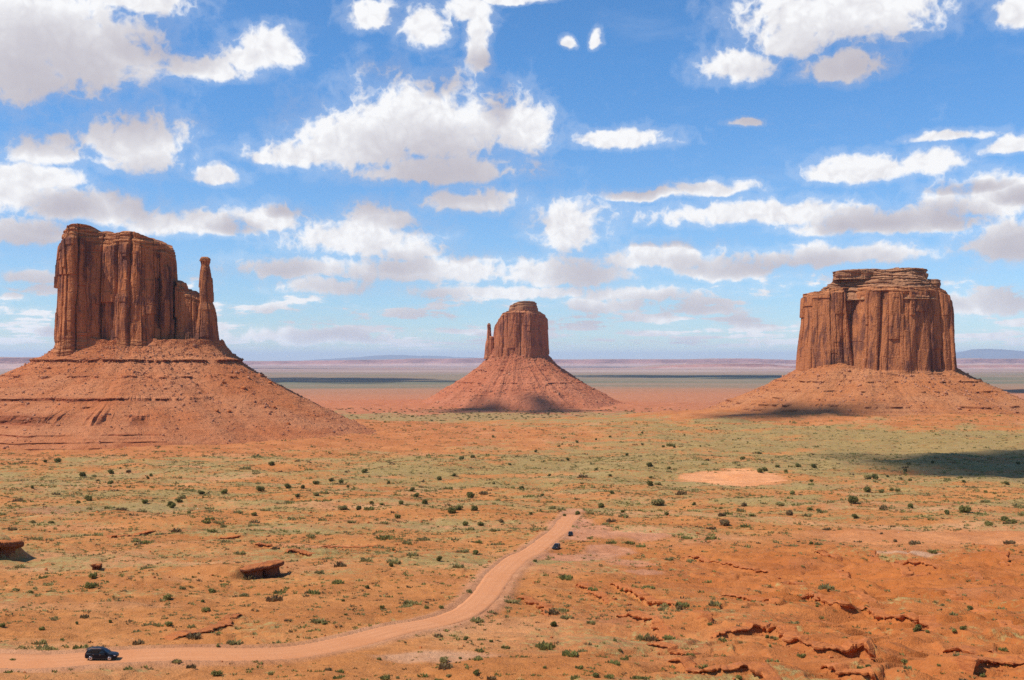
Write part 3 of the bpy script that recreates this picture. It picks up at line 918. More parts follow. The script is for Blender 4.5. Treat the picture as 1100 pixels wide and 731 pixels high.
# --- left butte with its spire
def west_butte():
    X0, Y0 = WM
    root = empty('sandstone_butte', (X0, Y0, 0))
    tag(root, 'tallest looking butte at left with a slim rock spire standing off its right end', 'butte', 'sandstone buttes of the valley')
    Yf = Y0 - 45
    k = (Y0 - 24) / F
    lx = lambda px: (px - 550.0) * k - X0
    topx = np.array([lx(p) for p in (56, 64, 70, 78, 92, 101, 106, 120, 135, 150, 162, 174, 184, 190)])
    topz = np.array([zpx(p, Yf) for p in (268, 256, 247, 243, 241, 243, 249, 251, 249, 249, 253, 258, 263, 268)])
    ztop = lambda x, y: np.interp(x, topx, topz)
    a, b = lx(61), lx(187)
    w = b - a
    P = [(a, -8), (a + 0.04 * w, -40), (a + 0.17 * w, -62), (a + 0.30 * w, -58), (a + 0.36 * w, -42), (a + 0.48 * w, -40), (a + 0.56 * w, -54), (a + 0.74 * w, -60), (a + 0.93 * w, -40),
         (b, -10), (b - 4, 30), (a + 0.7 * w, 56), (a + 0.3 * w, 60), (a + 0.06 * w, 38)]
    tower('rock_wall', root, P, zpx(384, Yf), ztop, [(33, 7, 13, 7, 7, 1), (14, 3.0, 4.2, 4.6, 3.4, 2), (5.5, 0.9, 1.0, 1.6, 0.9, 3)], CL_A, 1150, 300, 0.035, 1.0, (0.90, 4.0), (0.13, 2.2), seed=3)
    # low buttress between wall and spire
    a2, b2 = lx(183), lx(220)
    cx = (a2 + b2) / 2
    P2 = [(a2, -2), (a2 + 6, -27), (cx - 4, -34), (cx + 10, -30), (b2, -16), (b2 + 2, 4), (cx + 6, 24), (a2 + 4, 22)]
    sx = np.array([lx(p) for p in (182, 188, 191, 194, 197, 200, 206, 208, 211, 216)])
    sz = np.array([zpx(p, Yf) for p in (298, 302, 309, 309, 309, 315, 317, 319, 320, 322)])
    tower('low_buttress', root, P2, zpx(384, Yf), lambda x, y: np.interp(x, sx, sz), [(13, 4, 4, 3, 2, 1), (5.5, 1.3, 1.4, 1.2, 0.8, 2)], CL_C, 420, 170, 0.04, 0.75, (0.93, 1.5), (0.14, 2.5), seed=5)
    P3 = [(-5, -4), (0, -6.5), (5, -4), (6, 3), (0, 6), (-5, 3)]
    tower('rock_knob', root, [(x * 1.3, y * 1.3) for x, y in P3], zpx(330, Yf), zpx(304, Yf), [(6, 1.2, 1.2, 1.2, 0.5, 1)], CL_C, 150, 60, 0.1, 0.5, (0.8, 0.8), (0.2, 1.0), seed=6, loc=(lx(195.5), -16))
    # the spire
    P4 = [(-9, -4), (-4, -9), (4, -9), (9, -3), (9, 5), (2, 10), (-7, 7)]
    def wid(v):
        return np.interp(v, [0, 0.06, 0.2, 0.36, 0.45, 0.52, 0.70, 0.86, 0.92, 0.97, 1.0], [2.6, 2.35, 2.0, 1.8, 1.62, 1.22, 1.20, 1.04, 0.84, 1.02, 0.80])
    tower('rock_spire', root, P4, zpx(378, Y0 - 14), zpx(277, Y0 - 14), [(10, 2.2, 2.8, 3.6, 1.6, 1), (4, 0.8, 0.9, 1.4, 0.5, 2)], CL_C, 330, 250, 0.0, 0.7, (0.96, 0.6), (0.10, 1.0), seed=8, widen=wid, topdome=1.0, loc=(lx(218.2), -14))
    rin = lambda an: ellipse_r(an, 123, 56, 2.8)
    rout = lambda an: np.where(np.cos(an) > 0, ellipse_r(an, 375, 425, 2.0), ellipse_r(an, 500, 425, 2.0))
    zt, zb = zpx(369, Yf), CAMZ - 119
    Yl = 1480
    L = [(zpx(404, 1590), 3.0, 5.5, 11, 0.08), (zpx(386.5, 1570), 4.2, 8.5, 12, 0.32), (zpx(428, 1490), 3.8, 9, 13, 0.22, 0.35), (zpx(396, 1580), 1.8, 4, 81, -0.3), (zpx(414, 1530), 2.0, 4.5, 82, -0.3), (zpx(421, 1510), 1.6, 4, 83, -0.3), (zpx(437, 1465), 2.0, 5, 84, -0.25), (zpx(446.5, 1440), 11.0, 17, 14, 0.05, 0.12), (zpx(465, 1400), 1.8, 5, 15, 0.1, 0.2), (zpx(472, 1388), 1.4, 4.5, 16, 0.1, 0.3), (zpx(478, 1375), 1.4, 4.5, 17, 0.05, 0.25), (zpx(485, 1362), 1.2, 4, 18, 0.1)]
    o, (ang, hf, r, Z) = talus('talus_slope', root, rin, rout, zt, zb, L, TA_A, 1500, 340, seed=21, power=1.36, rough=1.1)
    o.location.x = 12
    return root, (X0 + 12, Y0, ang, hf, r, Z)
def east_butte():
    X0, Y0 = EM
    root = empty('sandstone_butte', (X0, Y0, 0))
    tag(root, 'smallest farthest butte at the centre with a thin pinnacle on its left', 'butte', 'sandstone buttes of the valley')
    Yf = Y0 - 60
    k = (Y0 - 24) / F
    lx = lambda px: (px - 550.0) * k - X0
    a, b = lx(528), lx(590)
    w = b - a
    P = [(a, -10), (a + 0.08 * w, -52), (a + 0.3 * w, -72), (a + 0.62 * w, -74), (a + 0.9 * w, -50), (b, -6), (b - 8, 50), (a + 0.5 * w, 70), (a + 0.1 * w, 50)]
    sx = np.array([lx(p) for p in (527, 533, 538, 543, 552, 570, 582, 588, 592)])
    sz = np.array([zpx(p, Yf) for p in (352, 343, 337, 334.5, 333.5, 333.5, 334.5, 338, 344)])
    tower('rock_wall', root, P, zpx(393, Yf), lambda x, y: np.interp(x, sx, sz), [(38, 3, 6, 4, 6, 1), (16, 2.0, 2.6, 3.2, 2.4, 2), (7, 0.8, 0.9, 1.4, 0.8, 3)], CL_B, 620, 180, 0.07, 1.0, (0.95, 3), (0.16, 5), seed=31, bedperiod=6)
    P2 = [(lx(546), -6), (lx(549), -30), (lx(562), -40), (lx(576), -28), (lx(578.5), 0), (lx(570), 26), (lx(550), 24)]
    sx2 = np.array([lx(p) for p in (545, 549, 552, 556, 566, 575, 579)])
    sz2 = np.array([zpx(p, Yf) for p in (328.5, 327.5, 325.5, 323.8, 323.2, 323.4, 326)])
    tower('cap_block', root, P2, zpx(336, Yf), lambda x, y: np.interp(x, sx2, sz2), [(15, 2.5, 3.5, 3, 2, 1)], CAP_M, 260, 60, 0.08, 1.0, (0.55, 2.2), (0.15, 2), seed=33, bedperiod=5)
    P3 = [(-8, -3), (-3, -9), (5, -8), (9, 0), (5, 9), (-5, 8)]
    def wid(v):
        return np.interp(v, [0, 0.25, 0.45, 0.55, 0.7, 0.85, 0.92, 0.97, 1], [1.9, 1.6, 1.35, 0.95, 0.72, 0.55, 0.62, 0.66, 0.45])
    tower('rock_pinnacle', root, P3, zpx(386, Yf), zpx(347.5, Yf), [(8, 1.6, 2, 2.4, 1, 1)], CL_B, 180, 120, 0.0, 0.5, (0.96, 0.5), (0.1, 1), seed=35, widen=wid, loc=(lx(525.0), -12))
    P4 = [(-11, -6), (0, -12), (11, -8), (12, 6), (0, 12), (-10, 8)]
    tower('low_shoulder', root, P4, zpx(386, Yf), zpx(362, Yf), [(9, 2, 2, 2, 1, 1)], CL_B, 180, 80, 0.1, 0.6, (0.9, 1), (0.2, 2), seed=36, loc=(lx(527.5), -16))
    rin = lambda an: ellipse_r(an, 84, 66, 2.6)
    rout = lambda an: ellipse_r(an, 350, 360, 2.0)
    L = [(zpx(398, 3170), 3.2, 6, 41, -0.15), (zpx(412, 3120), 3.0, 6, 42, 0.05), (zpx(419, 3095), 2.2, 5, 43, -0.2), (zpx(426, 3060), 1.6, 4, 44, -0.1)]
    o, d = talus('talus_slope', root, rin, rout, zpx(378, Yf), CAMZ - 158, L, TA_B, 800, 190, seed=45, power=1.42, rough=1.45, apron=12)
    return root, (X0, Y0) + d
def right_butte():
    X0, Y0 = MB
    root = empty('sandstone_butte', (X0, Y0, 0))
    tag(root, 'broad blocky butte at right without any spire, topped by flat cap slabs', 'butte', 'sandstone buttes of the valley')
    Yf = Y0 - 80
    k = (Y0 - 24) / F
    lx = lambda px: (px - 550.0) * k - X0
    a, b = lx(861), lx(1022)
    w = b - a
    P = [(a, 20), (a + 0.02 * w, -30), (a + 0.13 * w, -58), (a + 0.20 * w, -60), (a + 0.27 * w, -64), (a + 0.292 * w, -46), (a + 0.322 * w, -52), (a + 0.333 * w, -86), (a + 0.38 * w, -112), (a + 0.55 * w, -122), (a + 0.78 * w, -110), (a + 0.93 * w, -84),
         (b, -30), (b - 2, 30), (a + 0.8 * w, 100), (a + 0.4 * w, 115), (a + 0.1 * w, 80)]
    sx = np.array([lx(p) for p in (858, 868, 880, 885, 895, 930, 960, 1000, 1012, 1020, 1026)])
    sz = np.array([zpx(p, Yf) for p in (314, 312, 312, 309, 308, 309, 309, 310, 314, 322, 335)])
    tower('rock_wall', root, P, zpx(409, Yf), lambda x, y: np.interp(x, sx, sz), [(56, 5, 10, 5, 9, 1), (21, 2.8, 3.4, 4.6, 3.4, 2), (8, 0.7, 0.9, 1.7, 0.8, 3)], CL_C, 1150, 270, 0.085, 1.15, (0.95, 4), (0.10, 4), seed=51, bedperiod=5)
    P2 = [(lx(880), 10), (lx(885), -22), (lx(905), -34), (lx(928), -62), (lx(955), -88), (lx(990), -72), (lx(1010), -34), (lx(1014), 10), (lx(990), 70), (lx(920), 80)]
    sxa = np.array([lx(p) for p in (878, 884, 890, 897, 915, 935, 960, 975, 990, 1000, 1008, 1015)])
    sza = np.array([zpx(p, Yf) for p in (310, 305, 302, 298, 295, 288.5, 286.5, 289, 296, 299, 304, 311)])
    tower('thin_bedded_cap', root, P2, zpx(322, Yf), lambda x, y: np.interp(x, sxa, sza), [(20, 2, 3, 2, 3, 1), (8, 1, 1.5, 2, 1, 2)], CAP_M, 640, 110, 0.75, 2.3, (0.2, 3.0), (0.05, 1.0), seed=53, bedperiod=4, topdome=3)
    Pa = [(lx(896), -6), (lx(898), -36), (lx(912), -50), (lx(930), -48), (lx(952), -20), (lx(946), 20), (lx(905), 24)]
    tower('cap_slab', root, Pa, zpx(299, Yf), lambda x, y: zpx(289.5, Yf) + 0.045 * (x - lx(897)), [(14, 3, 4, 3.5, 2, 1), (6, 1, 1.5, 1.5, 1, 2)], CAP_M, 320, 50, -0.10, 1.7, (0.6, 0.5), (0.3, 1.0), seed=55, bedperiod=5)
    Pb = [(lx(958), -10), (lx(962), -44), (lx(976), -52), (lx(990), -40), (lx(998), -8), (lx(994), 24), (lx(968), 30)]
    tower('cap_slab', root, Pb, zpx(299, Yf), zpx(287, Yf), [(14, 3, 4, 3.5, 2, 1), (6, 1, 1.5, 1.5, 1, 2)], CAP_M, 320, 50, -0.06, 1.7, (0.6, 0.5), (0.3, 1.0), seed=57, bedperiod=5)
    Pc = [(lx(994), -6), (lx(996), -34), (lx(1006), -38), (lx(1013), -16), (lx(1014), 10), (lx(1002), 22)]
    tower('cap_slab', root, Pc, zpx(313, Yf), zpx(299, Yf), [(12, 2, 3, 3, 2, 1)], CAP_M, 220, 40, -0.05, 0.7, (0.6, 0.5), (0.3, 1.0), seed=59, bedperiod=5)
    rin = lambda an: ellipse_r(an, 148, 100, 2.7)
    rout = lambda an: np.where(np.sin(an) < 0, ellipse_r(an, 385, 370, 2.0), ellipse_r(an, 385, 340, 2.0))
    L = [(zpx(403, 2110), 1.8, 4, 85, -0.3), (zpx(416, 2065), 2.0, 4.5, 86, -0.25), (zpx(429, 2010), 2.2, 5, 87, -0.25), (zpx(410, 2090), 3.0, 7, 61, 0.05), (zpx(421, 2040), 2.6, 7, 62, 0.0), (zpx(437, 1985), 3.6, 8, 63, 0.15), (zpx(443, 1965), 2.6, 6, 64, -0.1)]
    o, d = talus('talus_slope', root, rin, rout, zpx(394, Yf) , CAMZ - 118, L, TA_C, 1200, 260, seed=65, power=1.22, rough=1.15, apron=9)
    return root, (X0, Y0) + d
TAL = [west_butte(), east_butte(), right_butte()]

def talus_points(d, cnt, rg, hi=0.97, lo=0.02):
    X0, Y0, ang, hf, r, Z = d
    n = len(ang)
    out = []
    i = rg.integers(0, len(hf), cnt * 3); j = rg.integers(0, n, cnt * 3)
    front = np.sin(ang[j]) < 0.35
    clump = fbm(np.cos(ang[j]) * 6, np.sin(ang[j]) * 6 + hf[i] * 3, 5, 3)
    ok = front & (hf[i] < hi) & (hf[i] > lo) & (clump > -0.15)
    i, j = i[ok][:cnt], j[ok][:cnt]
    return np.stack([X0 + r[i, j] * np.cos(ang[j]), Y0 + r[i, j] * np.sin(ang[j]), Z[i, j]], -1)
def rubble():
    rg = np.random.default_rng(11)
    for (root, d), cnt, s, lab in zip(TAL, (9000, 2200, 5000), (1.15, 2.0, 1.5),
            ('loose pale rubble strewn over the slope below the butte with the slim spire', 'loose pink rubble on the slope of the far middle butte', 'loose rubble scattered down the slope of the broad right butte')):
        p = talus_points(d, cnt, rg)
        sz = s * (0.35 + 1.1 * rg.random(len(p)) ** 3 + 2.4 * rg.random(len(p)) ** 22)
        o = scatter_rocks('rubble', p, sz, RUB, seed=int(s * 10))
        tag(o, lab, 'rubble', kind='stuff')
rubble()

# ------------------------------------------------------------------ far rims and mountains
def far_material(name, cliff, slope, top):
    m, N, b = mat(name)
    p = pos(N)
    at = N.n('ShaderNodeAttribute', attribute_name='band').outputs['Fac']
    n = N.noise(N.vec('MULTIPLY', p, (1, 1, 4)), 0.0012, 6, 0.65)
    l = N.noise(N.vec('MULTIPLY', p, (0.02, 0.02, 1)), 0.03, 4, 0.6)
    c = N.mix(N.ramp(at, 0.4, 0.62), slope, cliff)
    c = N.mix(N.ramp(at, 0.93, 0.99), c, top)
    c = N.mix(N.ramp(n, 0.45, 0.7, 0, 0.6), c, N.mix(1.0, c, (0.6, 0.55, 0.55), 'MULTIPLY'))
    c = N.mix(N.ramp(l, 0.45, 0.6, 0, 0.5), c, N.mix(1.0, c, (1.25, 1.2, 1.15), 'MULTIPLY'))
    N.put(b.inputs['Base Color'], c)
    b.inputs['Roughness'].default_value = 1.0
    b.inputs['Specular IOR Level'].default_value = 0.0
    bump(N, b, n, 0.6, 200)
    return m
FAR_M = far_material('distant_mesa_rock', (0.42, 0.205, 0.16), (0.46, 0.285, 0.225), (0.36, 0.22, 0.16))
def rim(name, Y, x0, x1, zfun, zbase, depth, seed, n=900, m=26, wander=1600):
    """a long escarpment facing the valley: slope, cliff, flat top"""
    xs = np.linspace(x0, x1, n)
    top = zfun(xs)
    yy = Y + wander * fbm(xs / 7000, xs * 0 + seed, seed, 3, 0.45)
    prof = [(0, 0.0, 0), (900, 0.10, .1), (1500, 0.24, .2), (1900, 0.42, .38), (2050, 0.50, .45), (2080, 0.66, .7), (2110, 0.86, .85), (2125, 0.96, .92), (2300, 1.0, 1), (2300 + depth * .5, 1.01, 1), (2300 + depth, 0.95, 1), (2900 + depth, 0.0, 1)]
    V = []; bd = []
    for (d, h, bnd) in prof:
        wob = fbm(xs / 3600, xs * 0 + d / 4000, seed + 3, 2) * (420 if d < 2000 else 300)
        zz = zbase + (top - zbase) * h + (18 * fbm(xs / 500, xs * 0 + d / 700, seed + 5, 3) if 0 < h < .9 else 0)
        V.append(np.stack([xs, yy + d + wob, zz], -1)); bd.append(np.full(n, bnd))
    V = np.stack(V, 0)
    me = mesh_np(name, V.reshape(-1, 3), grid_faces(len(prof), n), (FAR_M,), False)
    set_float(me, np.concatenate(bd), 'band')
    return link(bpy.data.objects.new(name, me))
def pz(px_list, y_list, Y):
    X = [xpx(p, Y) for p in px_list]; Z = [zpx(q, Y) for q in y_list]
    return lambda x: np.interp(x, X, Z)
def stepnoise(xs, L, seed):
    t = fbm(xs / L, xs * 0, seed, 4)
    return np.round(t * 4) / 4 * 0.6 + t * 0.4
YR = 38000.0
f1 = pz([-400, 0, 240, 330, 470, 520, 600, 640, 760, 860, 1000, 1040, 1300], [388, 388, 388.4, 387.6, 385.5, 384.5, 385.5, 386, 386.3, 387, 387, 386.5, 386], YR)
r1 = rim('distant_mesa', YR, -30000, 30000, lambda x: f1(x) + 95 * stepnoise(x, 5200, 5), CAMZ - 330, 9000, 5)
tag(r1, 'long pink flat topped escarpment closing the valley along the horizon', 'mesa')
f2 = pz([-400, -60, 0, 22, 40, 200, 700, 740, 800, 850, 900, 1000, 1150], [383, 383.5, 384, 387, 397, 397, 397, 392.6, 391.5, 392, 396, 394, 393], 24000)
r2 = rim('distant_mesa', 24000, -17000, 16000, lambda x: f2(x) + 34 * stepnoise(x, 2300, 9), CAMZ - 260, 2500, 9, 600, wander=900)
tag(r2, 'lower purple stepped rim in front of the long pink escarpment', 'mesa')
MOUNT_M = far_material('far_mountain_forest', (0.16, 0.15, 0.13), (0.13, 0.14, 0.12), (0.15, 0.14, 0.12))
def mountain(px, y, w, Y, seed, lab):
    n, m = 160, 50
    u = np.linspace(-1, 1, n); v = np.linspace(-1, 1, m)
    U, Vv = np.meshgrid(u, v)
    k = Y / F
    hz = (HOR - y) * k
    X = xpx(px, Y) + U * w * k; YY = Y + 5000 * Vv
    h = np.clip(1 - np.abs(U) ** 1.6, 0, 1) * np.clip(1 - Vv ** 2, 0, 1) * (0.80 + 0.35 * fbm(U * 2.4, Vv * 2.2, seed, 5))
    Z = CAMZ - 350 + (hz + 350) * h
    me = mesh_np('mountain', np.stack([X, YY, Z], -1).reshape(-1, 3), grid_faces(m, n), (MOUNT_M,), True)
    set_float(me, np.full(n * m, 0.3), 'band')
    o = link(bpy.data.objects.new('mountain', me))
    tag(o, kind='structure')
mountain(440, 380.5, 140, 100000, 3, '')
mountain(1085, 373.5, 150, 98000, 4, '')
mountain(980, 380, 120, 104000, 6, '')
mountain(-30, 381, 70, 96000, 7, '')

# ------------------------------------------------------------------ ledges, outcrops and boulders
LEDGE_M = rock_material('ledge_rock', (0.45, 0.142, 0.040), (0.30, 0.092, 0.032), 1.0)
def build_ledge(C, hh, label, seed):
    """a broken bench of rock: top slab sunk into the slope behind, undercut front"""
    if C[-1, 0] < C[0, 0]: C = C[::-1]
    C = densify(C[::4] if len(C) > 12 else C, 0.28)
    n = len(C)
    s = np.arange(n) * 0.28
    T = np.gradient(C, axis=0); kern = np.ones(15) / 15
    if n > 20:
        T = np.stack([np.convolve(np.pad(T[:, i], 7, mode='edge'), kern, 'valid') for i in (0, 1)], -1)
    T /= np.linalg.norm(T, axis=1)[:, None] + 1e-9
    Nn = np.stack([-T[:, 1], T[:, 0]], -1)                # uphill, away from the eye
    fr = np.linspace(0, 1, n)
    end = smooth(0, 0.06, fr) * smooth(1, 0.94, fr)
    # blocks: random lengths, each stands forward or back and breaks at its own height
    bid = np.floor(s / 2.3 + 0.9 * fbm(s / 5, s * 0, seed, 2)).astype(int)
    bid2 = np.floor(s / 0.9 + 0.5 * fbm(s / 2, s * 0, seed + 1, 2)).astype(int)
    fwd = (rnd1(bid, seed + 2) - 0.5) * 0.8 + (rnd1(bid2, seed + 3) - 0.5) * 0.7 + 1.0 * fbm(s / 9, s * 0, seed + 4, 3)
    pres = np.clip(0.62 + 0.6 * fbm(s / 16, s * 0, seed + 5, 3) + 0.3 * (rnd1(bid, seed + 6) - 0.4), 0.12, 1.1) * end
    hh = hh * 0.8
    H = hh * pres
    up = ground_h(C[:, 0] + Nn[:, 0] * 1.4, C[:, 1] + Nn[:, 1] * 1.4)
    dn = ground_h(C[:, 0] - Nn[:, 0] * 1.6, C[:, 1] - Nn[:, 1] * 1.6)
    lip = np.maximum(up, dn + 0.15) + 0.02 + 0.08 * H * (0.5 + rnd1(bid, seed + 7)) + 0.16 * (rnd1(bid2, seed + 10) - 0.5) * end
    # section: (forward, height as part of lip..foot)
    rows = [(-3.4, 'up'), (-1.6, 0.10), (-0.4, 0.0), (0.25, -0.02), (0.45, 0.10), (0.40, 0.30), (0.10, 0.42), (-0.30, 0.60), (-0.38, 0.80), (-0.1, 0.97), (0.5, 'dn')]
    V = []
    for q, (f_, zf) in enumerate(rows):
        ff = f_ * (0.6 + 0.6 * H / max(hh, .1)) if f_ > -1 else f_
        off = ff + fwd * (1 if q >= 3 else 0.5 if q == 2 else 0)
        off = off + 0.18 * fbm(s / 0.8, s * 0 + q, seed + 8, 2)
        p = C - Nn * np.broadcast_to(off, (n,))[:, None]
        g = ground_h(p[:, 0], p[:, 1])
        if zf == 'up': z = g - 0.5
        elif zf == 'dn': z = g - 0.4
        else:
            foot = np.minimum(g, lip - 0.1) - 0.2
            if zf <= 0.1 and q <= 1:
                z = np.maximum(g - 0.25 + 0.35 * end, np.minimum(lip, g + 0.3)) * end + (g - 0.5) * (1 - end)
            else:
                z = lip * (1 - max(zf, 0)) + foot * max(zf, 0) - (0.02 if zf < 0 else 0)
                z = z * end + (g - 0.35) * (1 - end)
            z = z + 0.10 * fbm(s / 1.1, s * 0 + q * 3, seed + 9, 2)
        V.append(np.column_stack([p, z + CAMZ]))
    V = np.stack(V, 0)
    o = obj_np('rock_ledge', V.reshape(-1, 3), grid_faces(len(rows), n), (LEDGE_M,), None, False)
    tag(o, label, 'rock ledge', 'broken rock ledges of the foreground')
for i, (C, (pp, hh, lab)) in enumerate(zip(ledge_c, LEDGES)):
    build_ledge(C, hh, lab, 200 + i * 10)
LEDGE_DEBRIS = []
_rg = np.random.default_rng(5)
for C, (pp, hh, lab) in zip(ledge_c, LEDGES):
    L_ = np.linalg.norm(C[-1] - C[0]); nn = int(L_ * 2.6)
    q = C[_rg.integers(0, len(C), nn)] + np.column_stack([_rg.normal(0, 1.0, nn), -0.5 - np.abs(_rg.normal(0, 2.0, nn))])
    LEDGE_DEBRIS.append(np.column_stack([q, ground_h(q[:, 0], q[:, 1]) + CAMZ, 0.10 + 0.42 * hh / 2 * _rg.random(nn) ** 3]))
LEDGE_DEBRIS = np.vstack(LEDGE_DEBRIS)

OUT_M = rock_material('shade_darkened_outcrop_rock', (0.25, 0.088, 0.036), (0.12, 0.045, 0.028), 0.8)  # shade of the overhung fronts is put into this darker rock colour
def outcrop(pa, pb, height, depth, label, seed, over=1.6, foot_in=2.6, tilt=0.0):
    """a bank of rock with a roof slab jutting out over a hollowed front; pa, pb: photo pixels at the foot of the front"""
    xa, ya = ground_pt(*pa); xb, yb = ground_pt(*pb)
    w = math.hypot(xb - xa, yb - ya); yaw = math.atan2(yb - ya, xb - xa)
    c_, s_ = math.cos(yaw), math.sin(yaw)
    mx, my = (xa + xb) / 2 - s_ * depth / 2, (ya + yb) / 2 + c_ * depth / 2
    n = 170
    ang = np.linspace(0, 2 * math.pi, n, endpoint=False)
    r = ellipse_r(ang, w / 2, depth / 2, 3.6)
    bx, by = r * np.cos(ang), r * np.sin(ang)
    s = np.arange(n)
    blk = (rnd1(np.floor(s / 6.0).astype(int), seed) - 0.5) * 1.1 + (rnd1(np.floor(s / 2.3).astype(int), seed + 9) - 0.5) * 0.5
    front = smooth(0.35, -0.4, np.sin(ang))
    def wld(x, y): return mx + x * c_ - y * s_, my + x * s_ + y * c_
    g0 = min(gz(xa, ya), gz(xb, yb))
    gtop = height
    prof = [(-0.5, -foot_in * .5), (0.0, -foot_in * .7), (0.25, -foot_in), (0.48, -foot_in * 1.05), (0.60, -foot_in * 0.7), (0.66, -0.1), (0.72, over * .5), (0.84, over * .7), (0.95, over * 0.55), (1.0, over * 0.25)]
    V = []
    for (h, o_) in prof:
        k = o_ * front + 0.2 * o_ * (1 - front) + blk * (0.5 if h > 0.6 else 0.8) + 0.25 * fbm(s / 3.0, s * 0 + h * 9, seed + 3, 3)
        x = bx + np.cos(ang) * k; y = by + np.sin(ang) * k
        X, Y = wld(x, y)
        gl = ya and np.interp(x, [-w / 2, w / 2], [gz(xa, ya), gz(xb, yb)])
        z = gl + h * height * (1 + tilt * x / w) + 0.14 * fbm(s / 4, s * 0 + h * 5, seed + 5, 2)
        V.append(np.column_stack([X, Y, z]))
    last = V[-1]
    c = last.mean(0)
    for q in (0.12, 0.3, 0.55, 0.85):
        p = last + (c - last) * q
        p[:, 2] = last[:, 2] * (1 - q) + (c[2] + 0.25) * q + 0.22 * fbm(p[:, 0] / 2, p[:, 1] / 2, seed + 7, 3)
        V.append(p)
    V = np.stack(V, 0); M = V.shape[0]
    j = np.arange(n)
    VV = np.vstack([V.reshape(-1, 3), [c + np.array([0, 0, 0.25])]])
    F2 = np.stack([(M - 1) * n + j, (M - 1) * n + (j + 1) % n, np.full(n, M * n)], -1)
    o = obj_np('rock_outcrop', VV, [grid_faces(M, n, wrap=True), F2], (OUT_M, LEDGE_M), None, False)
    mi = np.concatenate([np.repeat((np.arange(M - 1) >= 8).astype(np.int32), n), np.ones(n, np.int32)])  # front and sides take the shade-darkened rock, the top the ledge rock
    o.data.polygons.foreach_set('material_index', mi)
    tag(o, label, 'rock outcrop')
    return o
outcrop((-20, 603), (27, 601), 5.6, 7, 'flat topped dark rock outcrop with a jutting roof at the left edge', 301, 1.1, 1.7)
outcrop((268, 623), (308, 616), 3.0, 4.2, 'dark slanting overhang of rock hollowed underneath, left of the road', 311, 1.0, 1.6, 0.22)
outcrop((98, 613), (106, 613), 1.5, 2.0, 'small dark lump of rock beside a green bush left of the slanted overhang', 321, 0.3, 0.5)

BOUL = [bpy.data.meshes.new('x') for _ in range(0)]
def boulder_proto(i):
    V, Fc = rock_shape(500 + i, 3, 0.75)
    rg = np.random.default_rng(i)
    V = V * (1 + 0.06 * fbm(V[:, 0] * 2 + i, V[:, 1] * 2 + V[:, 2] * 2, 500 + i, 3))[:, None]
    return mesh_np('boulder', V, Fc, (LEDGE_M,), False)
BM_ = [boulder_proto(i) for i in range(5)]
ORD = ['leftmost', 'second', 'third', 'fourth', 'fifth', 'sixth', 'seventh', 'eighth', 'ninth', 'tenth', 'eleventh', 'twelfth', 'thirteenth', 'fourteenth', 'fifteenth', 'sixteenth', 'seventeenth', 'eighteenth', 'nineteenth', 'twentieth']
def ordinal_labels(items, what, where):
    """items sorted by photo x -> labels 'leftmost of the ...', 'second from left ...'"""
    out = []
    for i, it in enumerate(items):
        if len(items) == 1: out.append(f'{what} {where}')
        elif i == 0: out.append(f'leftmost {what} {where}')
        elif i == len(items) - 1: out.append(f'rightmost {what} {where}')
        else: out.append(f'{ORD[i]} {what} from the left {where}')
    return out
bould = {
 'on the slope of the broad right butte': [(985, 452, 6, 2), (905, 448, 4, 2), (1040, 441, 4, 2), (948, 424, 4, 2), (880, 430, 3.5, 2)],
 'on the slope under the spire': [(295, 438, 6, 0), (262, 418, 7, 0), (240, 412, 6, 0), (310, 456, 5, 0), (233, 442, 7, 0), (246, 443, 6, 0), (290, 412, 6, 0)],
 'in the rubble below the parked cars': [(622, 631, 5, -1), (632, 634, 4, -1), (640, 640, 5, -1), (650, 633, 4, -1), (661, 644, 4, -1), (676, 650, 5, -1), (628, 645, 4, -1), (612, 638, 3, -1)],
 'on the smooth red slope at right': [(870, 606, 5, -1), (905, 700, 6, -1), (956, 668, 4, -1), (1010, 655, 5, -1), (1060, 715, 5, -1), (1030, 645, 4, -1), (938, 710, 5, -1), (990, 700, 4, -1)],
}
def talus_hit(ti, px, py):
    X0, Y0, ang, hf, r, Z = TAL[ti][1]
    X = X0 + r * np.cos(ang)[None, :]; Y = Y0 + r * np.sin(ang)[None, :]
    u = 550 + F * X / Y; v = HOR - F * (Z - CAMZ) / Y
    q = (u - px) ** 2 + (v - py) ** 2 + np.where(np.sin(ang)[None, :] > 0.1, 1e4, 0)
    i, j = np.unravel_index(q.argmin(), q.shape)
    return X[i, j], Y[i, j], Z[i, j]
for where, lst in bould.items():
    lst = sorted(lst)
    for i, ((px, py, w, ti), lab) in enumerate(zip(lst, ordinal_labels(lst, 'red boulder', where))):
        if ti < 0:
            x, y = ground_pt(px, py); z = gz(x, y)
        else:
            x, y, z = talus_hit(ti, px, py)
        sz = w / F * y * 0.5
        o = bpy.data.objects.new('boulder', BM_[i % 5])
        o.location = (x, y, z + 0.25 * sz)
        o.rotation_euler = (random.uniform(-.3, .3), random.uniform(-.3, .3), random.uniform(0, 6.28))
        o.scale = (sz, sz * random.uniform(.7, 1), sz * random.uniform(.7, .95))
        link(o)
        tag(o, lab, 'boulder', 'boulders fallen from the ledges and buttes')

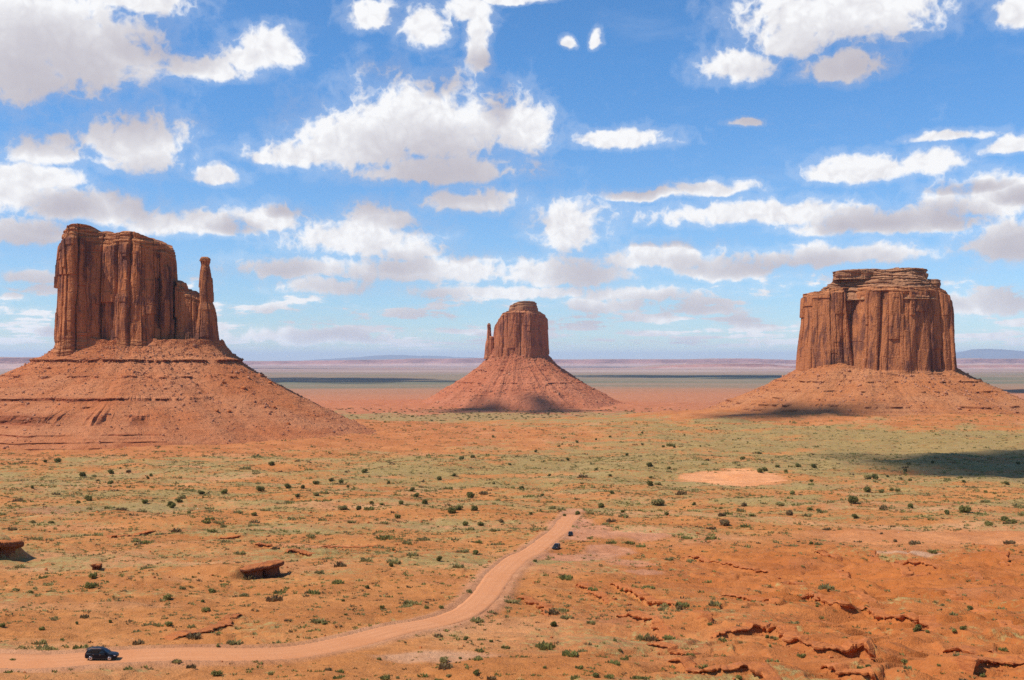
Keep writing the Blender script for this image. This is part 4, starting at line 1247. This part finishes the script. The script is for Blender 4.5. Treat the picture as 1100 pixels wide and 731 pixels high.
# ------------------------------------------------------------------ bushes
LEAF_D = leaf_material('juniper_leaf', (0.20, 0.185, 0.050), (0.26, 0.225, 0.065), (0.14, 0.135, 0.040))
LEAF_G = leaf_material('rabbitbrush_leaf', (0.27, 0.245, 0.070), (0.36, 0.30, 0.09), (0.19, 0.185, 0.05))
LEAF_S = leaf_material('sagebrush_leaf', (0.34, 0.28, 0.10), (0.43, 0.34, 0.12), (0.25, 0.21, 0.075))
LEAF_B = leaf_material('dry_brush_leaf', (0.26, 0.165, 0.070), (0.31, 0.20, 0.085), (0.17, 0.115, 0.05))
WOOD = rock_material('twig_wood', (0.16, 0.10, 0.06), (0.08, 0.05, 0.03), 3.0)
def crown_mesh(seed, nleaf=620, leaf=0.13, lobes=6, mat_=None, up=0.9):
    """unit bush: leaf clumps spread through a few uneven lobes; radius about 1"""
    rg = np.random.default_rng(seed)
    cs = []
    for i in range(lobes):
        a = rg.uniform(0, 6.283); d = rg.uniform(0.15, 0.62)
        cs.append((d * math.cos(a), d * math.sin(a), rg.uniform(0.30, 0.95) * up, rg.uniform(0.28, 0.52)))
    cs.append((0, 0, 0.55 * up, 0.5))
    cs = np.array(cs)
    k = rg.integers(0, len(cs), nleaf)
    d = rg.normal(size=(nleaf, 3)); d /= np.linalg.norm(d, axis=1)[:, None]
    rad = cs[k, 3] * (0.45 + 0.6 * rg.random(nleaf) ** 0.55)
    c = cs[k, :3] + d * rad[:, None]
    c[:, 2] = np.maximum(c[:, 2], 0.04 + 0.1 * rg.random(nleaf))
    nrm = d + rg.normal(size=(nleaf, 3)) * 0.55; nrm /= np.linalg.norm(nrm, axis=1)[:, None]
    t1 = np.cross(nrm, rg.normal(size=(nleaf, 3))); t1 /= np.linalg.norm(t1, axis=1)[:, None]
    t2 = np.cross(nrm, t1)
    sz = leaf * rg.uniform(0.6, 1.35, nleaf)[:, None]
    q = [c - t1 * sz, c + t2 * sz * 0.8 + nrm * sz * .25, c + t1 * sz, c - t2 * sz * 0.8 + nrm * sz * .15]
    V = np.stack(q, 1).reshape(-1, 3)
    Fc = np.arange(nleaf * 4).reshape(-1, 4)
    me = mesh_np('bush', V, Fc, (mat_,), False)
    set_float(me, np.repeat(rg.random(nleaf), 4), 'tint')
    return me
def stem_mesh(seed):
    rg = np.random.default_rng(seed)
    VV = []; FF = []
    for i in range(6):
        a = rg.uniform(0, 6.28); e = np.array([math.cos(a) * .5, math.sin(a) * .5, rg.uniform(.5, .9)])
        m = e * 0.5 + rg.normal(size=3) * 0.08
        b0 = len(VV)
        for p, r in ((np.array([0, 0, -0.15]), .085), (m, .05), (e, .02)):
            for q in range(5):
                VV.append(p + r * np.array([math.cos(q * 1.2566), math.sin(q * 1.2566), 0]))
        for l in range(2):
            for q in range(5):
                FF.append([b0 + l * 5 + q, b0 + l * 5 + (q + 1) % 5, b0 + l * 5 + 5 + (q + 1) % 5, b0 + l * 5 + 5 + q])
    return mesh_np('stem', np.array(VV), np.array(FF), (WOOD,), True)
KIND = {'d': ('juniper_bush', 'dark green juniper bush', LEAF_D, [crown_mesh(700 + i, 700, 0.12, 6, LEAF_D, 0.95) for i in range(5)]),
        'g': ('green_shrub', 'bright green shrub', LEAF_G, [crown_mesh(720 + i, 520, 0.12, 5, LEAF_G, 0.75) for i in range(4)]),
        's': ('sage_shrub', 'grey green sage shrub', LEAF_S, [crown_mesh(740 + i, 520, 0.12, 5, LEAF_S, 0.65) for i in range(4)]),
        'b': ('dry_shrub', 'brownish dry shrub', LEAF_B, [crown_mesh(760 + i, 420, 0.12, 5, LEAF_B, 0.65) for i in range(3)])}
STEMS = [stem_mesh(780 + i) for i in range(3)]
BUSHES = """291,500,8d 391,508,8d 355,517,7d 340,521,8d 367,519,7d 281,527,9d 310,525,9d 325,525,7d 319,534,7d 340,533,8s 374,524,5d 418,520,5d 471,516,7d 487,512,6d
442,528,8d 447,534,8d 495,494,7d 507,492,7d 505,535,13d 430,542,7d 410,543,7g 400,542,7d 369,548,14s 386,548,8d 456,542,10d 428,557,9d 485,552,12d 492,548,10d 511,549,10d
499,565,9d 517,565,8d 471,603,8d 420,609,8d 423,592,5d 511,596,9d 394,632,7d 369,646,5d 349,671,8g 500,688,8d 371,661,5g 262,641,11s 410,654,7g 458,654,7g 474,654,8g
504,637,8s 560,526,7d 582,533,5d 593,547,10s 570,553,6d 621,553,9d 606,555,5d 646,545,10d 658,531,7d 669,551,6d 656,512,5d 697,501,9d 708,543,18s 716,554,7d 698,522,9d
706,521,9s 673,490,5d 575,604,6d 594,673,11d 538,561,9b 671,635,6d 712,481,5d 724,481,5d 752,480,3d 719,504,6d 699,514,5d 745,543,6d 800,544,10b 775,555,12b 779,564,18b
808,555,9g 816,508,10d 822,506,8d 816,488,6d 797,494,7d 760,495,6b 835,502,6d 844,507,6g 857,502,8d 851,531,8g 838,544,9s 848,554,14b 875,503,8d 972,507,6d 976,499,6s 933,515,10s
941,515,10d 954,513,5d 968,515,5b 977,517,5d 1017,516,7s 1033,514,5d 1036,519,6d 933,529,11d 947,530,7d 957,527,6g 965,528,8g 916,541,15d 919,557,9d 880,550,7d 870,548,9g
947,548,10b 977,546,9d 1018,553,8d 1035,551,15g 1079,560,10d 1085,563,14g 1062,565,11g 1082,521,7d 1058,529,5d 1002,498,6d 1094,499,5d 872,518,5d 949,546,9b 872,585,6d 932,654,7d
985,679,13d 1034,677,9d 1025,680,7g 1043,655,9g 878,652,5g 825,686,6d 932,717,8d 1055,725,9g 875,696,5g 972,714,10g 996,680,7g 1009,716,6g 962,582,7b 947,574,6b 639,728,9d 730,655,10b
673,636,7g 763,672,6d 827,695,5g 794,729,9g 585,718,5g 101,621,12g 97,632,12g 180,644,13g 181,673,12g 14,712,11g 46,677,8g 17,635,8s 83,671,5d 119,669,5d 2,674,8g 33,637,7g
223,657,13g 218,647,6d 232,726,14g 290,725,8s 408,709,6g 427,729,7s 234,695,5g 528,690,6d 476,712,13s 511,725,9d 513,707,7s 494,708,5d 482,727,7s 660,689,6g 666,699,5g
63,497,10d 49,497,5d 88,512,10d 101,513,6s 120,509,8d 129,504,4d 139,508,8b 118,520,8d 162,512,5d 159,515,5d 34,525,5d 84,541,7g 95,538,10g 155,541,9g 184,543,8d 193,540,8d
197,535,5d 35,562,8s 55,562,6s 105,517,5b 217,531,8d 280,528,9d 240,530,9g 195,536,8s 185,546,9d 240,567,8s 273,554,8g 228,637,10g 196,633,8s 203,552,6g 155,540,7g
620,476,4d 640,473,4d 655,470,4d 600,480,4d 575,486,4d 690,466,4d 530,470,4d 690,478,4d 735,468,3d 770,462,3d 610,495,5d 548,500,5d 590,512,5d 625,520,5s 530,520,5s 640,505,5d""".split()
def region(px, py):
    if py < 500:
        return 'on the far sage flat' if px > 520 else 'near the foot of the left butte'
    if py < 570:
        if px < 130: return 'on the plain at the far left'
        if px < 265: return 'on the scrubby plain left of centre'
        if px < 395: return 'on the plain above the slanted overhang'
        if px < 550: return 'on the plain beyond the road bend'
        if px < 660: return 'beyond the two parked cars'
        if px < 775: return 'left of the bare orange sand bowl'
        if px < 880: return 'around the bare orange sand bowl'
        if px < 985: return 'on the plain right of the sand bowl'
        return 'on the plain near the right edge'
    if px < 150: return 'at the lower left around the dark outcrop'
    if px < 330: return 'around the slanted overhang and road'
    if px < 560: return 'on the banks beside the road' if py < 680 else 'along the bottom edge right of the road'
    if px < 780: return 'on the red ground below the parked cars'
    return 'on the bare red slope at right' if px < 960 else 'among the ledges at the right edge'
blist = []
for t in BUSHES:
    k = t[-1]; px, py, w = map(float, t[:-1].split(','))
    blist.append((px, py, w, k))
blist.sort()
byreg = {}
for bsh in blist:
    size = 'big ' if bsh[2] >= 12 else ''
    byreg.setdefault((size + KIND[bsh[3]][1], region(bsh[0], bsh[1])), []).append(bsh)
blabel = {}
for (what, where), lst in byreg.items():
    for bsh, lab in zip(lst, ordinal_labels(lst, what, where)):
        blabel[bsh] = lab
for i, bsh in enumerate(blist):
    px, py, w, k = bsh
    nm, _, _, meshes = KIND[k]
    x, y = ground_pt(px, py)
    sz = w / F * y * 0.5 * 1.05
    me = meshes[i % len(meshes)]
    o = bpy.data.objects.new(nm, me)
    o.location = (x, y, gz(x, y) - 0.05 * sz)
    o.rotation_euler = (0, 0, random.uniform(0, 6.28))
    o.scale = (sz * random.uniform(.9, 1.1), sz * random.uniform(.85, 1.1), sz * random.uniform(.75, 1.05))
    link(o)
    tag(o, blabel[bsh], 'bush', 'bushes dotted over the desert')
    if w >= 7:
        st = bpy.data.objects.new('stem', STEMS[i % 3])
        link(st, o)

# ------------------------------------------------------------------ small tufts
def tuft_arrays(rg, n, nblade=12):
    """n unit tufts as blades: (n, nblade, 3, 3)"""
    a = rg.uniform(0, 6.283, (n, nblade)); d = 0.75 * np.sqrt(rg.random((n, nblade)))
    cx, cyy = d * np.cos(a), d * np.sin(a)
    h = (0.95 - 0.5 * d) * rg.uniform(0.5, 1.1, (n, nblade))
    w = rg.uniform(0.16, 0.36, (n, nblade))
    b = rg.uniform(0, 6.283, (n, nblade))
    dx, dy = np.cos(b) * w, np.sin(b) * w
    lx, ly = np.cos(a) * 0.30 * h, np.sin(a) * 0.30 * h
    z0 = np.full_like(h, -0.08)
    A = np.stack([cx - dx, cyy - dy, z0], -1); B = np.stack([cx + dx, cyy + dy, z0 + h * .35], -1); Cc = np.stack([cx + lx, cyy + ly, h], -1)
    return np.stack([A, B, Cc], 2)
def tuft_density(x, y):
    px = 550 + F * x / y
    d = 0.45 + 1.1 * fbm(x / 26, y / 22, 91, 3) + 0.35 * fbm(x / 90, y / 80, 93, 2)
    red = smooth(10, 80, x - 0.03 * y) * smooth(430, 320, y + 0.1 * x)
    d = d * (1 - 0.62 * red)
    dd, _ = nearest(x, y, road_c)
    d = np.where(dd < ROAD_W + 1.2, -1, d)
    for (qx, qy, sx, sy) in TUFT_BARE:
        d = np.where(((x - qx) / sx) ** 2 + ((y - qy) / sy) ** 2 < 1, -1, d)
    return d
TUFT_BARE = [(*ground_pt(785, 516), 46, 70), (*ground_pt(1010, 577), 52, 34), (*ground_pt(640, 574), 14, 20), (*ground_pt(680, 573), 14, 16), (*ground_pt(655, 592), 8, 15)]
def tufts():
    rg = np.random.default_rng(19)
    cand_x = []; cand_y = []
    for (y0, y1, area) in ((120, 260, 4.0), (260, 460, 5.5), (460, 760, 8.0), (760, 1250, 17.0), (1250, 1950, 60.0)):
        A = 0.47 * 2.06 * (y1 ** 2 - y0 ** 2) / 2
        n = int(A / area)
        y = np.sqrt(rg.random(n) * (y1 ** 2 - y0 ** 2) + y0 ** 2)
        x = (rg.random(n) - 0.5) * 2 * 0.49 * y
        cand_x.append(x); cand_y.append(y)
    x = np.concatenate(cand_x); y = np.concatenate(cand_y)
    d = tuft_density(x, y)
    keep = rg.random(len(x)) < d
    x, y = x[keep], y[keep]
    z = ground_h(x, y) + CAMZ
    s = (1 + 1.0 * (rg.random(len(x)) > 0.93) + 1.3 * (rg.random(len(x)) > 0.985) * (y > 350)) * (0.32 + 0.80 * rg.random(len(x)) ** 2.2) * np.interp(y, [120, 300, 700, 1200, 1900], [0.75, 1.0, 1.45, 2.0, 2.6])
    app = s / y
    order = np.argsort(-app)
    big = order[:300]; rest = order[300:]
    kinds = [(LEAF_G, 'yellow green'), (LEAF_S, 'grey green'), (LEAF_B, 'straw brown')]
    pk = np.where(fbm(x / 60, y / 60, 95, 2) + 0.5 * (rg.random(len(x)) - 0.5) > 0.08, 0, 1)
    pk = np.where(rg.random(len(x)) < 0.16, 2, pk)
    protos = {}
    for k in range(3):
        for v in range(3):
            T = tuft_arrays(rg, 1, 40)[0]
            me = mesh_np('desert_tuft', T.reshape(-1, 3), np.arange(T.shape[0] * 3).reshape(-1, 3), (kinds[k][0],), False)
            set_float(me, np.repeat(rg.random(T.shape[0]), 3), 'tint')
            protos[k, v] = me
    for c, i in enumerate(big):
        px = 550 + F * x[i] / y[i]; py = HOR - F * (z[i] - CAMZ) / y[i]
        where = region(px, max(py, 571))
        o = bpy.data.objects.new('desert_tuft', protos[pk[i], c % 3])
        o.location = (x[i], y[i], z[i])
        o.rotation_euler = (0, 0, random.uniform(0, 6.28))
        o.scale = (s[i], s[i], s[i] * 0.75)
        link(o)
        tag(o, f'small {kinds[pk[i]][1]} tuft {where}', 'tuft', f'small {kinds[pk[i]][1]} tufts {where}')
    i = rest
    T = tuft_arrays(rg, len(i), 11)
    T = T * s[i][:, None, None, None]
    T[..., 2] *= 0.75
    T[..., 0] += x[i][:, None, None]; T[..., 1] += y[i][:, None, None]; T[..., 2] += z[i][:, None, None]
    nb = T.shape[1]
    me = mesh_np('desert_scrub', T.reshape(-1, 3), np.arange(T.shape[0] * nb * 3).reshape(-1, 3), [k[0] for k in kinds], False)
    me.polygons.foreach_set('material_index', np.repeat(pk[i], nb).astype(np.int32))
    set_float(me, np.repeat(rg.random(len(i) * nb), 3), 'tint')
    o = link(bpy.data.objects.new('desert_scrub', me))
    tag(o, 'countless tiny tufts of grass and sage covering the orange desert plain', 'scrub', kind='stuff')
    # dark low junipers massed on the lower plain before the far butte
    n = 2600
    yy = rg.uniform(2480, 3120, n); xx = rg.uniform(-520, 1150, n)
    dn = 0.55 + 0.9 * fbm(xx / 160, yy / 70, 97, 3) - smooth(200, 1100, xx) * 0.5
    k = rg.random(n) < dn
    xx, yy = xx[k], yy[k]
    zz = ground_h(xx, yy) + CAMZ
    sz = rg.uniform(1.6, 4.6, len(xx))
    T = tuft_arrays(rg, len(xx), 26) * sz[:, None, None, None]
    T[..., 2] *= 0.85
    T[..., 0] += xx[:, None, None]; T[..., 1] += yy[:, None, None]; T[..., 2] += zz[:, None, None]
    me = mesh_np('far_brush', T.reshape(-1, 3), np.arange(len(xx) * 26 * 3).reshape(-1, 3), (LEAF_D,), False)
    set_float(me, np.repeat(rg.random(len(xx) * 26), 3), 'tint')
    o = link(bpy.data.objects.new('far_brush', me))
    tag(o, 'dark belt of brush on the low plain before the far middle butte', 'brush', kind='stuff')
    # loose stones
    n = 5200
    yy = np.sqrt(rg.random(n) * (560 ** 2 - 120 ** 2) + 120 ** 2); xx = (rg.random(n) - .5) * 2 * .49 * yy
    dn = 0.15 + 0.9 * fbm(xx / 30, yy / 22, 99, 3)
    dd, _ = nearest(xx, yy, road_c)
    k = (rg.random(n) < dn) & (dd > ROAD_W + 0.8)
    xx, yy = xx[k], yy[k]
    zz = ground_h(xx, yy) + CAMZ
    o = scatter_rocks('loose_stones', np.vstack([np.stack([xx, yy, zz], -1), LEDGE_DEBRIS[:, :3]]), np.concatenate([0.12 + 0.5 * rg.random(len(xx)) ** 4 * yy / 250, LEDGE_DEBRIS[:, 3]]), LEDGE_M, 77, 0.1)
    tag(o, 'loose red stones scattered over the foreground slopes', 'stones', kind='stuff')
tufts()

# ------------------------------------------------------------------ cars
PAINT_D = simple('dark_blue_car_paint', (0.008, 0.009, 0.013), 0.35, 0.0, 0.08, 0.15)
PAINT_K = simple('black_car_paint', (0.007, 0.007, 0.007), 0.35, 0.0, 0.05, 0.15)
GLASS = simple('tinted_glass', (0.014, 0.016, 0.018), 0.08, 0.0, 0.0, 0.35)
RUBBER = simple('tyre_rubber', (0.022, 0.021, 0.021), 0.85)
ALLOY = simple('alloy_wheel', (0.55, 0.55, 0.56), 0.3, 0.9)
LAMP = simple('headlamp_glass', (0.75, 0.77, 0.80), 0.1, 0.2)
TAIL = simple('tail_lamp_red', (0.35, 0.012, 0.012), 0.2)
TRIM = simple('black_trim', (0.018, 0.018, 0.019), 0.6)
CHROME = simple('chrome_trim', (0.7, 0.7, 0.71), 0.18, 1.0)
PLATE = simple('licence_plate_white', (0.7, 0.7, 0.68), 0.5)
def loft(sections, closed=True, cap=True):
    """sections: list of equal-length point loops"""
    n = len(sections[0]); m = len(sections)
    V = np.vstack(sections)
    F1 = grid_faces(m, n, wrap=closed)
    fs = [F1]
    if cap:
        fs.append(np.array([list(range(n))[::-1]])); fs.append(np.array([[(m - 1) * n + q for q in range(n)]]))
    return V, fs
def ring(x, hw, zb, zt, rb, rt, tuck=0.06):
    """rounded cross-section at station x: half width hw, bottom zb, top zt"""
    pts = []
    for (sy, sz) in ((1, 0), (1, 1), (-1, 1), (-1, 0)):
        r = rt if sz else rb
        r = min(r, (zt - zb) * 0.49, hw * .9)
        cz = zt - r if sz else zb + r
        cyy = sy * (hw - r)
        a0 = {(1, 0): -90, (1, 1): 0, (-1, 1): 90, (-1, 0): 180}[(sy, sz)]
        for q in range(5):
            a = R_(a0 + q * 22.5)
            pts.append((x, cyy + r * math.cos(a), cz + r * math.sin(a)))
    return np.array(pts)
def lathe_y(profile, n=22):
    """profile of (y, radius) spun about the y axis"""
    a = np.linspace(0, 2 * math.pi, n, endpoint=False)
    V = np.stack([np.stack([r * np.cos(a), np.full(n, y), r * np.sin(a)], -1) for y, r in profile], 0)
    return V.reshape(-1, 3), [grid_faces(len(profile), n, wrap=True), np.array([list(range(n))]), np.array([[(len(profile) - 1) * n + q for q in range(n)][::-1]])]
def box_np(x0, x1, y0, y1, z0, z1):
    V = np.array([(x, y, z) for x in (x0, x1) for y in (y0, y1) for z in (z0, z1)])
    return V, np.array([[0, 1, 3, 2], [4, 6, 7, 5], [0, 4, 5, 1], [2, 3, 7, 6], [0, 2, 6, 4], [1, 5, 7, 3]])
def poly_part(name, pts, thick, mat_, parent):
    """a flat panel with thickness from a 3-D polygon"""
    P = np.array(pts, float)
    nrm = np.cross(P[1] - P[0], P[2] - P[0]); nrm /= np.linalg.norm(nrm)
    V = np.vstack([P + nrm * thick, P - nrm * thick]); n = len(P); j = np.arange(n)
    sides = np.stack([j, n + j, n + (j + 1) % n, (j + 1) % n], -1)
    return obj_np(name, V, [np.array([j.tolist()]), np.array([(n + j)[::-1].tolist()]), sides], (mat_,), parent, False)
def make_suv(paint):
    root = empty('suv')
    # lower body, x forward, ground at z=0; length 4.75
    st = [(-2.36, .80, .50, .92), (-2.30, .88, .36, 1.02), (-2.05, .93, .30, 1.08), (-1.3, .95, .27, 1.09), (-0.3, .955, .27, 1.08), (0.75, .95, .27, 1.06), (1.05, .94, .27, 1.05), (1.7, .92, .28, 1.00), (2.1, .88, .30, .93), (2.30, .80, .36, .84), (2.38, .66, .44, .72)]
    V, fs = loft([ring(x, hw, zb, zt, 0.10, 0.13) for x, hw, zb, zt in st])
    obj_np('body', V, fs, (paint,), root)
    # cabin shell with pillars (paint), glass set 4 mm proud
    cab = [(-2.28, .80, 1.00, 1.10), (-2.12, .80, 1.0, 1.40), (-1.92, .75, 1.0, 1.66), (-1.5, .73, 1.0, 1.73), (-0.5, .73, 1.0, 1.75), (0.10, .73, 1.0, 1.71), (0.40, .75, 1.0, 1.58), (0.85, .79, 1.0, 1.26), (1.12, .82, 1.0, 1.07)]
    V, fs = loft([ring(x, hw, zb, zt, 0.03, 0.13) for x, hw, zb, zt in cab])
    # tumblehome: narrow towards the roof
    k = np.clip((V[:, 2] - 1.05) / 0.7, 0, 1)
    V[:, 1] *= (1.13 - 0.16 * k)
    obj_np('cabin', V, fs, (paint,), root)
    def yw(z, hw=.735): return hw * (1.13 - 0.16 * min(max((z - 1.05) / .7, 0), 1)) + 0.012
    for sgn in (1, -1):
        for (a, b, c, d) in (((-2.02, 1.14), (-1.34, 1.14), (-1.34, 1.60), (-1.86, 1.56)), ((-1.26, 1.13), (-0.36, 1.12), (-0.36, 1.62), (-1.26, 1.62)), ((-0.28, 1.12), (0.78, 1.11), (0.20, 1.55), (-0.28, 1.61))):
            pts = [(x, sgn * (yw(z) + (0.05 if x > .5 else 0.02 if x < -1.9 else 0)), z) for x, z in (a, b, c, d)]
            poly_part('side_window', pts, 0.012, GLASS, root)
        w = obj_np('mirror', *box_np(0.62, 0.78, sgn * 0.93 if sgn > 0 else -1.10, 1.10 if sgn > 0 else -0.93, 1.08, 1.22), (paint,), root, False)
        hl = [(2.02, sgn * .885, .78), (2.28, sgn * .80, .72), (2.28, sgn * .80, .84), (2.02, sgn * .885, .90)]
        poly_part('headlight', hl, 0.03, LAMP, root)
        tl = [(-2.26, sgn * .885, .92), (-2.33, sgn * .80, .90), (-2.31, sgn * .80, 1.06), (-2.22, sgn * .88, 1.06)]
        poly_part('tail_light', tl, 0.03, TAIL, root)
        V, fc = box_np(-1.75, 0.05, sgn * .62 - .02, sgn * .62 + .02, 1.75, 1.80)
        obj_np('roof_rail', V, fc, (CHROME,), root, False)
        for dx_ in (-1.12, -0.12):
            V, fc = box_np(dx_, dx_ + .16, sgn * .955 - .02, sgn * .955 + .02, .90, .94)
            obj_np('door_handle', V, fc, (CHROME,), root, False)
        V, fc = box_np(-1.0, 1.0, sgn * .93 - .04, sgn * .93 + .04, .27, .36)
        obj_np('sill_trim', V, fc, (TRIM,), root, False)
        for wx in (-1.42, 1.42):
            V, fs = lathe_y([(-.12, .25), (-.12, .34), (-.09, .375), (.09, .375), (.12, .34), (.12, .25)])
            V = V + np.array([0, 0, 0])
            w = obj_np('wheel', V, fs, (RUBBER,), root)
            w.location = (wx, sgn * .86, .375)
            V, fs = lathe_y([(0, .05), (.012, .24), (.0, .255), (-.02, .255)] if sgn > 0 else [(0, .05), (-.012, .24), (.0, .255), (.02, .255)])
            rm = obj_np('rim', V + np.array([0, sgn * .118, 0]), fs, (ALLOY,), w)
            arch = []
            for q in range(13):
                a = R_(-8 + q * 196 / 12)
                arch.append((wx + .43 * math.cos(a), .375 + .43 * math.sin(a)))
            Va = np.array([(x, sgn * .958, z) for x, z in arch] + [(wx + (x - wx) * .86, sgn * .958, .375 + (z - .375) * .86) for x, z in arch])
            Va2 = Va.copy(); Va2[:, 1] -= sgn * .12
            j = np.arange(12)
            Fa = np.stack([j, j + 1, 13 + j + 1, 13 + j], -1)
            obj_np('wheel_arch', np.vstack([Va, Va2]), np.vstack([Fa, Fa + 26, np.stack([j, 26 + j, 27 + j, j + 1], -1), np.stack([13 + j, 14 + j, 40 + j, 39 + j], -1)]), (TRIM,), root, False)
    poly_part('windscreen', [(1.02, -.74, 1.14), (1.02, .74, 1.14), (0.44, .62, 1.57), (0.44, -.62, 1.57)], 0.03, GLASS, root)
    poly_part('rear_window', [(-2.235, -.70, 1.16), (-2.235, .70, 1.16), (-2.03, .60, 1.56), (-2.03, -.60, 1.56)], 0.03, GLASS, root)
    poly_part('grille', [(2.385, -.48, .56), (2.385, .48, .56), (2.35, .48, .76), (2.35, -.48, .76)], 0.02, TRIM, root)
    poly_part('licence_plate', [(-2.385, -.25, .66), (-2.385, .25, .66), (-2.385, .25, .78), (-2.385, -.25, .78)], 0.01, PLATE, root)
    V, fc = box_np(-2.36, -2.16, -.70, .70, 1.60, 1.635)
    V[:, 0] += 0.12
    obj_np('roof_spoiler', V, fc, (paint,), root, False)
    return root
def copy_suv(src, paint):
    def cp(o, parent):
        c = o.copy()
        if o.type == 'MESH' and o.data.materials and o.data.materials[0] == PAINT_D and paint is not PAINT_D:
            c.data = o.data.copy(); c.data.materials[0] = paint
        COL.objects.link(c)
        if parent is not None: c.parent = parent
        for ch in list(o.children): cp(ch, c)
        return c
    return cp(src, None)
suv = make_suv(PAINT_D)
def seat_on_road(o, px, py, yaw, label):
    x, y = ground_pt(px, py)
    d, k = nearest(np.array([x]), np.array([y]), road_c)
    z = float(road_h[k[0]]) + CAMZ + 0.07 if d[0] < ROAD_W else gz(x, y)
    fx, fy = math.cos(yaw), math.sin(yaw)
    def hgt(a, b):
        dd, kk2 = nearest(np.array([a]), np.array([b]), road_c)
        return float(road_h[kk2[0]]) + CAMZ + 0.06 if dd[0] < ROAD_W - .6 else gz(a, b)
    zf, zb_ = hgt(x + fx * 1.4, y + fy * 1.4), hgt(x - fx * 1.4, y - fy * 1.4)
    o.location = (x, y, (zf + zb_) / 2)
    o.rotation_euler = (0, -math.atan2(zf - zb_, 2.8), yaw)
    o.scale = (0.94, 0.94, 0.94)
    tag(o, label, 'car', 'dark suvs on the dirt road')
seat_on_road(suv, 109.5, 711, R_(3), 'dark blue sport utility vehicle seen from the side at lower left')
s2 = copy_suv(suv, PAINT_K)
seat_on_road(s2, 597.5, 590, R_(252), 'lower of the two black vehicles near the far end of the road')
s3 = copy_suv(suv, PAINT_K)
seat_on_road(s3, 613, 576, R_(268), 'upper vehicle, head on, of the two black ones near the road end')

# ------------------------------------------------------------------ clouds high over the valley (above the frame); their shadows darken the plain
def cloud_material():
    m, N, b = mat('cloud_white')
    n = N.noise(pos(N), 0.004, 4, 0.6)
    N.put(b.inputs['Base Color'], N.mix(n, (0.88, 0.88, 0.90), (0.93, 0.93, 0.93)))
    b.inputs['Roughness'].default_value = 1.0
    b.inputs['Specular IOR Level'].default_value = 0.0
    tr = N.n('ShaderNodeBsdfTransparent')
    mx = N.n('ShaderNodeMixShader')
    mx.inputs[0].default_value = 0.66
    m.node_tree.links.new(b.outputs[0], mx.inputs[1])
    m.node_tree.links.new(tr.outputs[0], mx.inputs[2])
    m.node_tree.links.new(mx.outputs[0], [n_ for n_ in m.node_tree.nodes if n_.type == 'OUTPUT_MATERIAL'][0].inputs['Surface'])
    return m
CLOUD_M = cloud_material()
def cloud_over(X, Y, rx, ry, alt, seed, z=CAMZ - 110):
    """a flat-based heap cloud standing where the sun throws its shadow on (X, Y)"""
    t = (alt - z) / SUNV.z
    cx, cyy = X + SUNV.x * t, Y + SUNV.y * t
    rg = np.random.default_rng(seed)
    ico = []
    bm = bmesh.new(); bmesh.ops.create_icosphere(bm, subdivisions=3, radius=1.0)
    SV = np.array([v.co[:] for v in bm.verts]); SF = np.array([[v.index for v in f.verts] for f in bm.faces]); bm.free()
    VV = []; FF = []; b0 = 0
    n = 46
    for i in range(n):
        a = rg.uniform(0, 6.283); d = math.sqrt(rg.random()) * (0.9 + 0.25 * math.sin(3 * a + seed))
        r = min(rx, ry) * rg.uniform(0.16, 0.34) * (1.15 - 0.6 * d)
        c = np.array([cx + d * rx * 0.86 * math.cos(a), cyy + d * ry * 0.86 * math.sin(a), alt + r * 0.2 + rg.uniform(0, .25) * r])
        dsp = 1 + 0.28 * fbm(SV[:, 0] * 2.2 + i * 3, SV[:, 1] * 2.2 + SV[:, 2] * 2.2, seed + i, 4)
        v = SV * dsp[:, None] * np.array([r * rg.uniform(1, 1.6), r * rg.uniform(1, 1.4), r * 0.8])
        v[:, 2] = np.maximum(v[:, 2], -0.25 * r + 0.05 * v[:, 2])
        VV.append(v + c); FF.append(SF + b0); b0 += len(SV)
    o = obj_np('cloud', np.vstack(VV), np.vstack(FF), (CLOUD_M,), None, True)
    tag(o, kind='structure')
_sx, _sy = ground_pt(1060, 497)
cloud_over(_sx, _sy, 190, 210, 5200, 1)
cloud_over(_sx + 230, _sy + 60, 220, 260, 5200, 11)
_sx, _sy = ground_pt(1085, 511)
cloud_over(_sx, _sy, 105, 120, 5200, 12)
cloud_over(470, 1990, 190, 120, 5200, 2, CAMZ - 90)
cloud_over(0, 3010, 310, 130, 5200, 3, CAMZ - 140)
cloud_over(-2300, 9800, 2300, 1700, 9000, 4, CAMZ - 180)
cloud_over(2100, 12200, 2500, 1500, 9000, 5, CAMZ - 180)
cloud_over(2700, 5600, 700, 800, 7000, 6, CAMZ - 160)
cloud_over(-7000, 26000, 3200, 1500, 16000, 7, CAMZ - 200)
cloud_over(1800, 33000, 3000, 1800, 18000, 8, CAMZ - 200)

# ------------------------------------------------------------------ haze
def haze():
    m = bpy.data.materials.new('valley_air')
    m.use_nodes = True
    m.node_tree.nodes.clear()
    N = NT(m.node_tree)
    out = N.n('ShaderNodeOutputMaterial')
    v = N.n('ShaderNodeVolumePrincipled')
    v.inputs['Color'].default_value = (0.62, 0.78, 1.0, 1)
    v.inputs['Density'].default_value = 1.25e-5
    v.inputs['Anisotropy'].default_value = 0.2
    m.node_tree.links.new(v.outputs[0], out.inputs['Volume'])
    m.cycles.homogeneous_volume = True if hasattr(m.cycles, 'homogeneous_volume') else None
    V, fc = box_np(-90000, 90000, -3000, 125000, CAMZ - 400, CAMZ + 720)
    o = obj_np('haze', V, fc, (m,), None, False)
    tag(o, kind='stuff')
haze()
